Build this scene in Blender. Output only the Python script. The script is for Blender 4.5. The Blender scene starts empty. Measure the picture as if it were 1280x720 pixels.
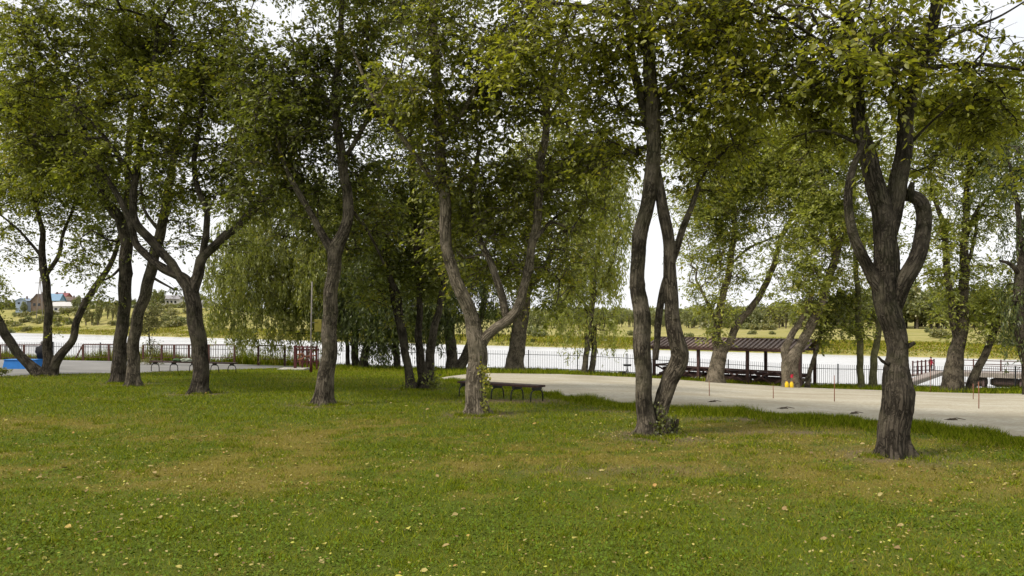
import bpy, math, numpy as np
from mathutils import Vector, noise as mnoise
rng = np.random.default_rng(7)
R = math.radians
scene = bpy.context.scene
COL = scene.collection
EYE = 2.2            # eye height above the lawn
F, CX, HY = 1000.0, 640.0, 395.0

# ------------------------------------------------------------------ helpers
def P(px, py, Y):
    return np.array([(px-CX)/F*Y, Y, EYE-(py-HY)/F*Y])

def mesh_np(name, verts, quads, smooth=False, attrs=None):
    """quads: (N,k) int array (all faces the same size)"""
    verts = np.asarray(verts, np.float32); quads = np.asarray(quads, np.int32)
    me = bpy.data.meshes.new(name)
    me.vertices.add(len(verts)); me.vertices.foreach_set('co', verts.ravel())
    k = quads.shape[1]
    me.loops.add(quads.size); me.loops.foreach_set('vertex_index', quads.ravel())
    me.polygons.add(len(quads)); me.polygons.foreach_set('loop_start', np.arange(0, quads.size, k, dtype=np.int32))
    if smooth: me.polygons.foreach_set('use_smooth', np.ones(len(quads), bool))
    me.update(calc_edges=True)
    for an, (typ, data) in (attrs or {}).items():
        a = me.attributes.new(an, typ, 'POINT')
        a.data.foreach_set('vector' if typ == 'FLOAT_VECTOR' else 'value', np.asarray(data, np.float32).ravel())
    return me

def tag(o, label=None, cat=None, group=None, kind=None):
    if label: o['label'] = label
    if cat: o['category'] = cat
    if group: o['group'] = group
    if kind: o['kind'] = kind
    return o

def link(name, me, mat, parent=None, loc=None):
    o = bpy.data.objects.new(name, me)
    if mat is not None:
        for m in (mat if isinstance(mat, (list, tuple)) else [mat]): me.materials.append(m)
    COL.objects.link(o)
    if parent is not None: o.parent = parent
    if loc is not None: o.location = loc
    return o

def empty(name, loc, label, cat, group=None, rz=0):
    o = bpy.data.objects.new(name, None); COL.objects.link(o)
    o.location = loc; o.rotation_euler = (0, 0, rz); o.empty_display_size = .2
    return tag(o, label, cat, group)

def copy_thing(root, loc, rz=0, scale=None, label=None):
    r = root.copy(); COL.objects.link(r); r.location = loc; r.rotation_euler = (0, 0, rz)
    if scale: r.scale = scale
    if label: r['label'] = label
    for ch in list(root.children):
        c = ch.copy(); COL.objects.link(c); c.parent = r
    return r

class MB:
    def __init__(s): s.v = []; s.f = []
    def add(s, vs, fs):
        b = len(s.v); s.v += [tuple(map(float, v)) for v in vs]; s.f += [tuple(int(i)+b for i in f) for f in fs]
        return s
    def box(s, c, size, rz=0, rx=0, ry=0):
        from mathutils import Euler
        M = Euler((rx, ry, rz)).to_matrix()
        vs = []
        for dx in (-.5, .5):
            for dy in (-.5, .5):
                for dz in (-.5, .5):
                    p = M @ Vector((dx*size[0], dy*size[1], dz*size[2]))
                    vs.append((c[0]+p.x, c[1]+p.y, c[2]+p.z))
        return s.add(vs, [(0,1,3,2),(4,6,7,5),(0,4,5,1),(2,3,7,6),(0,2,6,4),(1,5,7,3)])
    def bar(s, a, b, w, h=None, up=(0,0,1)):
        h = h or w; a = Vector(a); b = Vector(b); d = (b-a).normalized(); u = Vector(up)
        if abs(d.dot(u)) > .98: u = Vector((1,0,0))
        sd = d.cross(u).normalized(); u = sd.cross(d).normalized()
        vs = []
        for p in (a, b):
            for i, j in ((-1,-1),(1,-1),(1,1),(-1,1)):
                vs.append(p + sd*(i*w/2) + u*(j*h/2))
        return s.add(vs, [(3,2,1,0),(4,5,6,7),(0,1,5,4),(1,2,6,5),(2,3,7,6),(3,0,4,7)])
    def tube(s, path, r, n=10):
        v, q = tube(np.array(path, float), np.full(len(path), r) if np.isscalar(r) else np.array(r, float), n, cap=True)
        return s.add(v, q)
    def build(s, name, mat, parent=None, smooth=False, bevel=0):
        me = bpy.data.meshes.new(name); me.from_pydata(s.v, [], s.f); me.update()
        if smooth:
            me.polygons.foreach_set('use_smooth', [True]*len(me.polygons))
        o = link(name, me, mat, parent)
        if bevel:
            m = o.modifiers.new('bevel', 'BEVEL'); m.width = bevel; m.segments = 2; m.limit_method = 'ANGLE'
        return o

def catmull(pts, step):
    """pts (N,k) -> smooth dense resample, step in metres measured on xyz"""
    pts = np.array(pts, float)
    if len(pts) < 3:
        n = max(2, int(np.linalg.norm(pts[-1][:3]-pts[0][:3])/step)+1)
        t = np.linspace(0, 1, n)[:, None]; return pts[0]*(1-t)+pts[-1]*t
    e = np.vstack([2*pts[0]-pts[1], pts, 2*pts[-1]-pts[-2]])
    out = []
    for i in range(1, len(e)-2):
        p0, p1, p2, p3 = e[i-1], e[i], e[i+1], e[i+2]
        n = max(2, int(np.linalg.norm((p2-p1)[:3])/step)+1)
        t = np.linspace(0, 1, n, endpoint=False)[:, None]
        out.append(.5*((2*p1)+(-p0+p2)*t+(2*p0-5*p1+4*p2-p3)*t*t+(-p0+3*p1-3*p2+p3)*t**3))
    out.append(pts[-1][None])
    return np.vstack(out)

def frames(path):
    d = np.gradient(path, axis=0); d /= np.linalg.norm(d, axis=1)[:, None]+1e-9
    a = np.zeros_like(path); u = np.array([1., 0, 0]) if abs(d[0][0]) < .9 else np.array([0, 1., 0])
    for i in range(len(path)):
        u = u - d[i]*np.dot(u, d[i]); u /= np.linalg.norm(u)+1e-9; a[i] = u
    return d, a, np.cross(d, a)

def tube(path, rad, n, cap=False, ridge=None):
    d, a, b = frames(path)
    th = np.linspace(0, 2*np.pi, n, endpoint=False)
    rr = np.repeat(rad[:, None], n, 1)
    if ridge is not None: rr = rr*ridge
    v = path[:, None]+a[:, None]*(np.cos(th)[None, :, None]*rr[..., None])+b[:, None]*(np.sin(th)[None, :, None]*rr[..., None])
    v = v.reshape(-1, 3)
    i = np.arange(len(path)-1)[:, None]*n; j = np.arange(n)[None]; k = (j+1) % n
    q = np.stack([i+j, i+k, i+n+k, i+n+j], -1).reshape(-1, 4)
    if cap:
        c0 = len(v); v = np.vstack([v, path[0], path[-1]])
        last = (len(path)-1)*n
        t0 = [(c0, (x+1) % n, x) for x in range(n)]; t1 = [(c0+1, last+x, last+(x+1) % n) for x in range(n)]
        return v, [tuple(x) for x in q]+t0+t1
    return v, q

# ------------------------------------------------------------------ materials
def new_mat(name):
    m = bpy.data.materials.new(name); m.use_nodes = True; nt = m.node_tree; nt.nodes.clear()
    out = nt.nodes.new('ShaderNodeOutputMaterial')
    return m, nt, out
def N(nt, t, **kw):
    n = nt.nodes.new('ShaderNode'+t)
    for k, v in kw.items():
        if k in ('Scale','Detail','Roughness','Strength','Distance','Fac','Vector','Value','Distortion'): n.inputs[k].default_value = v
        else: setattr(n, k, v)
    return n
def ramp(nt, src, stops, interp='LINEAR'):
    r = nt.nodes.new('ShaderNodeValToRGB'); cr = r.color_ramp; cr.interpolation = interp
    while len(cr.elements) < len(stops): cr.elements.new(.5)
    for e, (p, c) in zip(cr.elements, stops):
        e.position = p; e.color = (c[0], c[1], c[2], 1) if not np.isscalar(c) else (c, c, c, 1)
    nt.links.new(src, r.inputs[0]); return r.outputs[0]
def mix(nt, fac, a, b, mode='MIX'):
    m = nt.nodes.new('ShaderNodeMix'); m.data_type = 'RGBA'; m.blend_type = mode
    for s, x in ((m.inputs[0], fac), (m.inputs[6], a), (m.inputs[7], b)):
        if isinstance(x, bpy.types.NodeSocket): nt.links.new(x, s)
        elif np.isscalar(x): s.default_value = x
        else: s.default_value = (x[0], x[1], x[2], 1)
    return m.outputs[2]
def noise_tex(nt, scale, detail=4, rough=.55, vec=None, dist=0):
    n = N(nt, 'TexNoise', Scale=scale, Detail=detail, Roughness=rough, Distortion=dist)
    if vec is not None: nt.links.new(vec, n.inputs['Vector'])
    return n.outputs['Fac']
def pos(nt): return N(nt, 'NewGeometry').outputs['Position']
def objco(nt): return N(nt, 'TexCoord').outputs['Object']
def mapping(nt, vec, scale):
    m = nt.nodes.new('ShaderNodeMapping'); m.inputs['Scale'].default_value = scale; nt.links.new(vec, m.inputs[0]); return m.outputs[0]
def attr(nt, name, out='Fac'):
    a = nt.nodes.new('ShaderNodeAttribute'); a.attribute_name = name; return a.outputs[out]
def principled(nt, out, color, rough=.7, spec=.3, bump=None, bstr=.3, bdist=.02, metal=0):
    p = nt.nodes.new('ShaderNodeBsdfPrincipled')
    if isinstance(color, bpy.types.NodeSocket): nt.links.new(color, p.inputs['Base Color'])
    else: p.inputs['Base Color'].default_value = (*color, 1)
    if isinstance(rough, bpy.types.NodeSocket): nt.links.new(rough, p.inputs['Roughness'])
    else: p.inputs['Roughness'].default_value = rough
    p.inputs['Specular IOR Level'].default_value = spec; p.inputs['Metallic'].default_value = metal
    if bump is not None:
        b = N(nt, 'Bump', Strength=bstr, Distance=bdist); nt.links.new(bump, b.inputs['Height']); nt.links.new(b.outputs[0], p.inputs['Normal'])
    nt.links.new(p.outputs[0], out.inputs[0]); return p
def paint(name, c, rough=.6, var=.25, scale=6, spec=.3, wood=False):
    m, nt, out = new_mat(name)
    v = objco(nt)
    if wood: v = mapping(nt, v, (1, 1, 6))
    n = noise_tex(nt, scale, 5, .6, v)
    dark = [x*(1-var) for x in c]; lite = [min(1, x*(1+var)) for x in c]
    col = ramp(nt, n, [(.3, dark), (.7, lite)])
    principled(nt, out, col, rough, spec, n, .25, .01); return m

def leaf_mat(name, dark, mid, lite, yellow, yfrac=.08, trans=.4, nscale=.9):
    m, nt, out = new_mat(name)
    rnd = N(nt, 'NewGeometry').outputs['Random Per Island']
    col = ramp(nt, rnd, [(0, dark), (.45, mid), (.85, lite), (1, lite)])
    big = noise_tex(nt, nscale, 3, .6, pos(nt))
    col = mix(nt, ramp(nt, big, [(.38, .0), (.66, .7)]), col, lite)
    rn2 = nt.nodes.new('ShaderNodeMath'); rn2.operation = 'FRACT'
    mu = nt.nodes.new('ShaderNodeMath'); mu.operation = 'MULTIPLY'; mu.inputs[1].default_value = 37.7
    nt.links.new(rnd, mu.inputs[0]); nt.links.new(mu.outputs[0], rn2.inputs[0])
    ad = nt.nodes.new('ShaderNodeMath'); ad.operation = 'ADD'; nt.links.new(rn2.outputs[0], ad.inputs[0])
    b2 = noise_tex(nt, .55, 2, .5, pos(nt)); m2 = nt.nodes.new('ShaderNodeMath'); m2.operation = 'MULTIPLY_ADD'
    m2.inputs[1].default_value = 1.2; m2.inputs[2].default_value = -.6
    nt.links.new(b2, m2.inputs[0]); nt.links.new(m2.outputs[0], ad.inputs[1])
    col = mix(nt, ramp(nt, ad.outputs[0], [(1-yfrac-.03, 0.), (1-yfrac, 1.)]), col, yellow)
    d = nt.nodes.new('ShaderNodeBsdfDiffuse'); t = nt.nodes.new('ShaderNodeBsdfTranslucent')
    g = nt.nodes.new('ShaderNodeBsdfGlossy'); g.inputs['Roughness'].default_value = .45
    nt.links.new(col, d.inputs[0])
    tc = mix(nt, 1., col, (1.35, 1.45, .6), 'MULTIPLY'); nt.links.new(tc, t.inputs[0])
    s = nt.nodes.new('ShaderNodeMixShader'); s.inputs[0].default_value = trans
    nt.links.new(d.outputs[0], s.inputs[1]); nt.links.new(t.outputs[0], s.inputs[2])
    s2 = nt.nodes.new('ShaderNodeMixShader'); s2.inputs[0].default_value = .045
    nt.links.new(s.outputs[0], s2.inputs[1]); nt.links.new(g.outputs[0], s2.inputs[2])
    nt.links.new(s2.outputs[0], out.inputs[0]); return m

def bark_mat(name, dark, lite, moss=(.10, .11, .04), mossf=.3):
    m, nt, out = new_mat(name)
    bc = attr(nt, 'bark', 'Vector')
    n1 = noise_tex(nt, 30, 7, .72, mapping(nt, bc, (1, 1, .28)), .8)
    n2 = noise_tex(nt, 3, 4, .6, bc)
    vor = N(nt, 'TexVoronoi', feature='DISTANCE_TO_EDGE', Scale=19)
    wob = noise_tex(nt, 6, 3, .6, bc)
    vv = nt.nodes.new('ShaderNodeVectorMath'); vv.operation = 'ADD'
    nt.links.new(mapping(nt, bc, (1, 1, .14)), vv.inputs[0]); 
    cw = nt.nodes.new('ShaderNodeVectorMath'); cw.operation = 'SCALE'; cw.inputs['Scale'].default_value = .1
    nt.links.new(wob, cw.inputs[0]); nt.links.new(cw.outputs[0], vv.inputs[1]); nt.links.new(vv.outputs[0], vor.inputs['Vector'])
    crack = ramp(nt, vor.outputs['Distance'], [(0, 0.), (.22, 1.)])
    hgt = mix(nt, .68, crack, n1)
    col = ramp(nt, hgt, [(.15, [x*.5 for x in dark]), (.45, dark), (.8, lite)])
    col = mix(nt, ramp(nt, n2, [(.45, 0.), (.62, .55)]), col, [x*1.2 for x in lite])
    col = mix(nt, ramp(nt, noise_tex(nt, 2.1, 3, .7, bc), [(.5, 0.), (.68, .75)]), col, [x*.55 for x in dark])
    col = mix(nt, ramp(nt, noise_tex(nt, 9, 4, .7, bc), [(.62, 0.), (.70, .5)]), col, [x*1.7 for x in lite])
    col = mix(nt, ramp(nt, noise_tex(nt, 1.4, 5, .7, bc), [(.5, 0.), (.75, mossf)]), col, moss)
    principled(nt, out, col, .95, .12, hgt, 1., .05); return m

M = {}
M['elm'] = leaf_mat('leaf_elm', (.08,.09,.02), (.165,.18,.036), (.31,.315,.05), (.36,.31,.03), .03, .5)
M['elm_dark'] = leaf_mat('leaf_dark', (.05,.059,.015), (.105,.12,.026), (.21,.225,.04), (.26,.23,.03), .02, .45)  # darker elm leaf: shade among the centre crowns put into the colour
M['autumn'] = leaf_mat('leaf_autumn', (.095,.105,.02), (.20,.21,.034), (.37,.36,.05), (.45,.39,.035), .04, .5)
M['willow'] = leaf_mat('leaf_willow', (.12,.14,.034), (.215,.24,.05), (.36,.375,.075), (.38,.33,.05), .04, .45, .3)  # brighter willow leaf: hazy glow of the right-hand trees put into the colour
M['willow_mid'] = leaf_mat('leaf_willow_mid', (.075,.09,.02), (.15,.165,.03), (.27,.28,.045), (.33,.30,.05), .03, .42, .35)
M['willow_dark'] = leaf_mat('leaf_willow_shade', (.026,.036,.010), (.052,.07,.016), (.105,.13,.026), (.2,.2,.04), .02, .3, .35)  # darker willow copy: shade between the trees painted into the leaf colour
M['far'] = leaf_mat('leaf_far', (.09,.105,.04), (.14,.155,.055), (.20,.21,.075), (.22,.2,.06), .05, .25, .08)  # both far leaf tones are paler: distance haze painted into the colour
M['fardry'] = leaf_mat('leaf_far_dry', (.10,.11,.04), (.15,.155,.05), (.21,.2,.07), (.3,.26,.09), .12, .25, .1)
M['bark'] = bark_mat('bark_grey', (.045,.037,.027), (.185,.155,.115))
M['bark_dark'] = bark_mat('bark_dark', (.028,.023,.017), (.115,.096,.073))
M['bark_light'] = bark_mat('bark_light', (.08,.066,.047), (.28,.235,.175), mossf=.25)
M['bark_moss'] = bark_mat('bark_mossy', (.09,.085,.045), (.2,.19,.1), (.14,.15,.05), .6)
M['brown_metal'] = paint('brown_paint', (.10,.045,.035), .5)
M['red_paint'] = paint('dark_red_paint', (.085,.022,.022), .55)
M['fence_metal'] = paint('dark_fence_paint', (.035,.035,.038), .5)
M['bench_metal'] = paint('black_pipe', (.02,.02,.02), .45)
M['bench_wood'] = paint('dark_bench_wood', (.055,.03,.024), .75, .4, 9)
M['shelter_wood'] = paint('shelter_wood', (.075,.04,.035), .75, .35, 5)
M['blue'] = paint('blue_paint', (.02,.16,.48), .5, .12, 4)
M['black'] = paint('black_iron', (.015,.015,.016), .5)
M['yellow'] = paint('yellow_plastic', (.75,.52,.02), .4, .1)
M['red'] = paint('red_cloth', (.55,.02,.06), .8, .15)
M['concrete'] = paint('concrete', (.42,.40,.36), .9, .15, 3)
M['sign'] = paint('olive_sign', (.22,.19,.03), .6, .2)
M['rust'] = paint('rusty_iron', (.23,.09,.05), .7, .3)
M['float'] = paint('float_tank', (.13,.085,.08), .6, .2)
M['deck'] = paint('weathered_deck', (.36,.31,.28), .85, .2, 5)
M['jacket'] = paint('black_jacket', (.012,.012,.015), .85, .2)
M['trousers'] = paint('dark_trousers', (.03,.035,.05), .85, .2)
M['skin'] = paint('skin', (.45,.27,.2), .5, .05)
M['hair'] = paint('grey_hair', (.16,.15,.14), .8, .3, 20)
M['hairb'] = paint('brown_hair', (.06,.035,.02), .8, .3, 20)
M['cloth'] = paint('pale_cloth', (.35,.38,.30), .85, .35, 7)
M['greencloth'] = paint('green_cloth', (.05,.09,.035), .85, .3, 7)
M['driftwood'] = paint('driftwood', (.09,.07,.05), .9, .3, 10)
M['white'] = paint('whitewash', (.48,.47,.45), .85, .08, .5)
M['cream'] = paint('cream_wall', (.55,.48,.33), .85, .08, .5)
M['log'] = paint('log_wall', (.17,.125,.09), .85, .2, 1)
M['bluewall'] = paint('blue_wall', (.27,.33,.42), .8, .08, .5)
M['blueroof'] = paint('blue_roof', (.13,.24,.36), .5, .08, .5)
M['redroof'] = paint('red_roof', (.22,.07,.07), .5, .1, .5)
M['brownroof'] = paint('brown_roof', (.12,.085,.07), .7, .15, .5)
M['greyroof'] = paint('grey_roof', (.26,.25,.26), .7, .1, .5)
M['glass'] = paint('dark_glass', (.02,.025,.03), .15, .1, .5, .5)
M['pole'] = paint('grey_pole', (.2,.18,.16), .8, .15, 3)

# ------------------------------------------------------------------ terrain
_Yn = [-60,0,12,18,24,35,46,52,58,62,68,80]
_T = {-.6:[2.2,2.2,2.2,2.21,2.28,2.45,2.75,2.95,3.15,4.2,6.6,7.5],
      .06:[2.2,2.2,2.2,2.24,2.36,2.85,3.40,3.70,3.98,4.8,6.6,7.5],
      .38:[2.2,2.2,2.2,2.28,2.62,3.38,4.15,4.60,5.00,5.6,6.6,7.5],
      .60:[2.2,2.2,2.21,2.35,2.75,3.60,4.40,4.75,5.2,5.8,6.7,7.5]}
_Yd = np.arange(-60, 80.01, .25)
_U = sorted(_T)
def _smooth(a, k=9):
    p = np.pad(a, k, mode='edge'); w = np.hanning(2*k+1); return np.convolve(p, w/w.sum(), 'valid')
_G = np.array([_smooth(np.interp(_Yd, _Yn, _T[u])) for u in _U])
def shore_s(X, Y): return (37.7*Y+27*X-5600)/46.4
def sstep(a, b, x):
    t = np.clip((x-a)/(b-a), 0, 1); return t*t*(3-2*t)
def ground(X, Y):
    """world height of the ground"""
    X = np.asarray(X, float); Y = np.asarray(Y, float)
    X, Y = np.broadcast_arrays(X, Y)
    u = np.clip(X/np.maximum(Y, 6.), _U[0], _U[-1])
    yi = np.clip((Y-_Yd[0])/.25, 0, len(_Yd)-1.001); y0 = yi.astype(int); fy = yi-y0
    vals = _G[:, y0]*(1-fy)+_G[:, y0+1]*fy
    near = np.zeros_like(u)
    for k in range(len(_U)-1):
        m = (u >= _U[k]) & (u <= _U[k+1]); t = sstep(0, 1, (u-_U[k])/(_U[k+1]-_U[k]))*.3+.7*(u-_U[k])/(_U[k+1]-_U[k])
        near = np.where(m, vals[k]*(1-t)+vals[k+1]*t, near)
    s = shore_s(X, Y)
    right = np.interp(s, [-12,0,3,12,60,170,300,600,1500,4000], [7.5,5.65,5.0,4.35,4.25,4.0,3.2,0,-6,-10])
    left = np.interp(s, [-12,0,3,10,22,34,60,150,1500,4000], [7.5,5.65,4.9,4.0,1.0,-2.4,-3.2,-3.6,-8,-12])
    uu = X/np.maximum(Y, 6.)
    w = 1-sstep(-.40, -.2, uu)
    far = left*w+right*(1-w)
    far = far+np.where(s > 2, .25*np.sin(X*.11+Y*.07)*np.sin(Y*.05-X*.03), 0)
    d = np.where((Y > 75) | (s > -12), np.where(Y > 75, far, near), near)
    return EYE-d
def gz(x, y): return float(ground(x, y))
def solveY(px, py, lo=5, hi=60):
    u = (px-CX)/F; Y = np.arange(lo, hi, .05); r = HY+F*(EYE-ground(u*Y, Y))/Y
    k = np.where(r <= py)[0]
    return float(Y[k[0]]) if len(k) else hi

# sand and pavement outlines as functions of u = X / Y
def edge_fn(pts):
    us = [(x-CX)/F for x, _ in pts]; ys = [solveY(x, y) if y > 100 else y for x, y in pts]
    return lambda u: np.interp(u, us, ys)
sand_near = edge_fn([(548,474),(580,478),(640,485),(690,494),(720,501),(790,507),(850,512),(1000,522),(1150,535),(1280,548),(1500,568)])
sand_far = edge_fn([(548,473.5),(600,47),(700,47.5),(770,48),(830,49.3),(900,48),(1020,45.3),(1060,44),(1140,43),(1280,42),(1500,40)])
def sand_far_px(u): return sand_far(u)
pave_near = edge_fn([(-400,475),(0,471),(60,468.5),(180,466),(300,462),(372,460.2),(400,459)])
pave_far = edge_fn([(-400,57),(0,56.5),(200,56),(300,55),(372,53.),(400,50)])

def wob(x, s, a): return a*(np.sin(x*s)+.6*np.sin(x*s*2.3+1.7)+.4*np.sin(x*s*5.1+.4)+.3*np.sin(x*s*11.3+2.2))
def in_sand(X, Y):
    u = X/np.maximum(Y, 1); return (u > -.092) & (Y > sand_near(u)+wob(u*18, 1.5, .16)) & (Y < sand_far(u)+wob(u*40, 1.1, .15))
def in_pave(X, Y):
    u = X/np.maximum(Y, 1); return (u < -.24) & (Y > pave_near(u)) & (Y < pave_far(u))

def vnoise(X, Y, s, seed=0):
    """cheap smooth value noise"""
    g = np.random.default_rng(seed).random((64, 64))
    x = X*s+31.7; y = Y*s+11.3
    x0 = np.floor(x).astype(int); y0 = np.floor(y).astype(int); fx = x-x0; fy = y-y0
    fx = fx*fx*(3-2*fx); fy = fy*fy*(3-2*fy)
    a = g[x0 % 64, y0 % 64]; b = g[(x0+1) % 64, y0 % 64]; c = g[x0 % 64, (y0+1) % 64]; d = g[(x0+1) % 64, (y0+1) % 64]
    return (a*(1-fx)+b*fx)*(1-fy)+(c*(1-fx)+d*fx)*fy
def dryness(X, Y):
    n = .34*vnoise(X, Y, .45, 1)+.28*vnoise(X, Y, 1.3, 2)+.38*vnoise(X, Y, 5, 3)
    band = sstep(8.4, 10.8, Y)*(1-sstep(15.2, 18.2, Y+.8*(vnoise(X, Y, .3, 5)-.5)*4))
    bare = np.exp(-(((Y-11.9)/.8)**2))*sstep(-6.5, -3.5, X)*(1-sstep(1.8, 4, X))*.55
    return np.clip(.10+band*.62*np.clip((n-.27)*3,0,1)+bare*.6+(n-.5)*.9, 0, 1)
def bare_dirt(X, Y):
    """worn earth: by the right bench, along the sand, between the dark trees"""
    d = np.exp(-((X-.3)/2.2)**2-((Y-21.6)/.75)**2)*1.1
    d += np.exp(-((X-2.6)/1.6)**2-((Y-19.2)/.35)**2)*.8
    d += np.exp(-((X-5.0)/1.5)**2-((Y-17.6)/.45)**2)*.8
    d += np.exp(-((X-5.2)/1.3)**2-((Y-15.4)/.3)**2)*.8
    d += np.exp(-((X+3.6)/.9)**2-((Y-26.5)/.5)**2)*1.2
    d += np.exp(-((X-1.7)/1.6)**2-((Y-11.4)/.4)**2)*.55
    for x, y, r in TREE_FEET: d = d+np.exp(-((X-x)**2+(Y-y)**2)/r**2)*1.4
    return np.clip(d*(.35+1.2*vnoise(X, Y, 2.2, 9)), 0, 1)
TREE_FEET = []
for x, y in ((248,492),(405,506),(596,518),(820,546),(1119,570),(522,487),(157,480),(57,470)):
    Y = solveY(x, y); TREE_FEET.append(((x-CX)/F*Y, Y, .75))

def grid_sheet(name, xs, ys, mat, kind='structure', lift=0):
    Xg, Yg = np.meshgrid(xs, ys); Z = ground(Xg, Yg)+lift
    nx = len(xs); i = np.arange(len(ys)-1)[:, None]*nx; j = np.arange(nx-1)[None]
    q = np.stack([i+j, i+j+1, i+nx+j+1, i+nx+j], -1).reshape(-1, 4)
    me = mesh_np(name, np.stack([Xg, Yg, Z], -1).reshape(-1, 3), q, True,
                 {'dry': ('FLOAT', dryness(Xg, Yg)), 'dirt': ('FLOAT', bare_dirt(Xg, Yg))})
    o = link(name, me, mat); o['kind'] = kind; return o

def geo(a, b, s0, g):
    out = [a]; s = s0
    while out[-1] < b: out.append(out[-1]+s); s *= g
    return np.array(out)
xs = np.concatenate([-geo(20, 3500, .4, 1.07)[::-1], np.arange(-19.8, 19.9, .2), geo(20, 3500, .4, 1.07)])
ys = np.concatenate([np.arange(-40, 4, 2.), np.arange(4, 26, .16), np.arange(26, 74, .5), geo(74, 5000, .7, 1.035)])

m, nt, out = new_mat('lawn_ground')
p_ = pos(nt)
n_big = noise_tex(nt, .5, 4, .6, p_); n_mid = noise_tex(nt, 6, 5, .7, p_); n_fine = noise_tex(nt, 60, 4, .75, p_)
green = ramp(nt, n_fine, [(.3, (.025,.034,.007)), (.5, (.085,.11,.014)), (.75, (.18,.21,.03))])
straw = ramp(nt, n_fine, [(.3, (.06,.048,.013)), (.5, (.17,.138,.03)), (.75, (.33,.265,.07))])
dirt = ramp(nt, n_fine, [(.3, (.10,.072,.04)), (.7, (.21,.16,.095))])
dm = nt.nodes.new('ShaderNodeMath'); dm.operation = 'ADD'; nt.links.new(attr(nt, 'dry'), dm.inputs[0])
nm = N(nt, 'Math', operation='MULTIPLY_ADD'); nm.inputs[1].default_value = .8; nm.inputs[2].default_value = -.4
nt.links.new(n_mid, nm.inputs[0]); nt.links.new(nm.outputs[0], dm.inputs[1])
c = mix(nt, ramp(nt, dm.outputs[0], [(.2, 0.), (.85, .9)]), green, straw)
c = mix(nt, attr(nt, 'dirt'), c, dirt)
# meadow beyond the river: drier, ochre and pale green stripes
sep = N(nt, 'SeparateXYZ'); nt.links.new(p_, sep.inputs[0])
farm = N(nt, 'MapRange'); farm.inputs[1].default_value = 70; farm.inputs[2].default_value = 90; nt.links.new(sep.outputs[1], farm.inputs[0])
fn = noise_tex(nt, .05, 6, .65, mapping(nt, p_, (1, 2.2, 1))); fn2 = noise_tex(nt, .6, 5, .7, p_)
meadow = ramp(nt, fn, [(.3, (.19,.185,.045)), (.42, (.29,.255,.075)), (.58, (.38,.32,.125)), (.75, (.45,.375,.19))])
meadow = mix(nt, ramp(nt, fn2, [(.35, .55), (.65, 0.)]), meadow, (.10,.13,.03))
c = mix(nt, farm.outputs[0], c, meadow)
principled(nt, out, c, .95, .1, n_fine, .6, .03)
grid_sheet('ground', xs, ys, m)

def strip(name, u0, u1, nu, fn, ff, nr, mat, lift, wn=0, wf=0):
    us = np.linspace(u0, u1, nu)
    yn = fn(us)+(wob(us*18, 1.5, wn) if wn else 0); yf = ff(us)+(wob(us*40, 1.1, wf) if wf else 0)
    t = np.linspace(0, 1, nr)[:, None]; Yg = yn[None]*(1-t)+yf[None]*t; Xg = us[None]*Yg
    Z = ground(Xg, Yg)+lift
    Z[0] -= lift+.05; Z[-1] -= lift+.05
    i = np.arange(nr-1)[:, None]*nu; j = np.arange(nu-1)[None]
    q = np.stack([i+j, i+j+1, i+nu+j+1, i+nu+j], -1).reshape(-1, 4)
    me = mesh_np(name, np.stack([Xg, Yg, Z], -1).reshape(-1, 3), q, True)
    o = link(name, me, mat); o['kind'] = 'structure'; return o
m, nt, out = new_mat('beach_sand')
p_ = pos(nt); a = noise_tex(nt, .35, 5, .6, p_); b = noise_tex(nt, 9, 6, .75, p_)
c = ramp(nt, a, [(.3, (.34,.30,.22)), (.5, (.45,.415,.325)), (.72, (.54,.51,.43))])
c = mix(nt, ramp(nt, b, [(.42, .6), (.6, 0.)]), c, (.27,.235,.17))
c = mix(nt, ramp(nt, noise_tex(nt, 1.6, 6, .75, p_, .8), [(.52, 0.), (.66, .6)]), c, (.33,.28,.19))
principled(nt, out, c, .95, .1, b, .6, .05)
strip('sandy_path', -.092, .95, 520, sand_near, sand_far, 90, m, .03, .16, .15)
m, nt, out = new_mat('pavement_asphalt')
p_ = pos(nt); a = noise_tex(nt, .5, 5, .6, p_); b = noise_tex(nt, 25, 4, .7, p_)
c = ramp(nt, a, [(.3, (.17,.165,.155)), (.7, (.26,.25,.235))]); c = mix(nt, ramp(nt, b, [(.4, .3), (.6, 0.)]), c, (.12,.12,.11))
principled(nt, out, c, .9, .15, b, .4, .01)
strip('pavement', -1.1, -.24, 300, pave_near, pave_far, 60, m, .03)

# river
m, nt, out = new_mat('river_water')
p_ = pos(nt); w1 = noise_tex(nt, .9, 4, .6, mapping(nt, p_, (.5, 1.3, 1))); w2 = noise_tex(nt, .06, 3, .5, p_)
pr = principled(nt, out, (.5, .5, .5), ramp(nt, w2, [(.3, .2), (.7, .35)]), .5, w1, .08, .06)
pr.inputs['IOR'].default_value = 1.33
me = mesh_np('river', [(-2500,56,0),(2500,56,0),(2500,3000,0),(-2500,3000,0)], [(0,1,2,3)])
WZ = EYE-5.6
# the far half would lie under the meadow; keep the sheet to the river's own course
A = np.array([(-2400, (5600+27*2400)/37.7+6), (2400, max(60, (5600-27*2400)/37.7)), ])
me = mesh_np('river', [(-3000,57,WZ),(140,57,WZ),(140,60,WZ),(-3000,(5600+81000+300)/37.7,WZ)], [(0,1,2,3)])
me = mesh_np('river', [(-3000,57,WZ),(900,57,WZ),(900,200,WZ),(140,200,WZ),(-60,240,WZ),(-3000,2600,WZ)], [(0,1,2,3,4,5)])
o = link('river', me, m); o['kind'] = 'structure'

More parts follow.
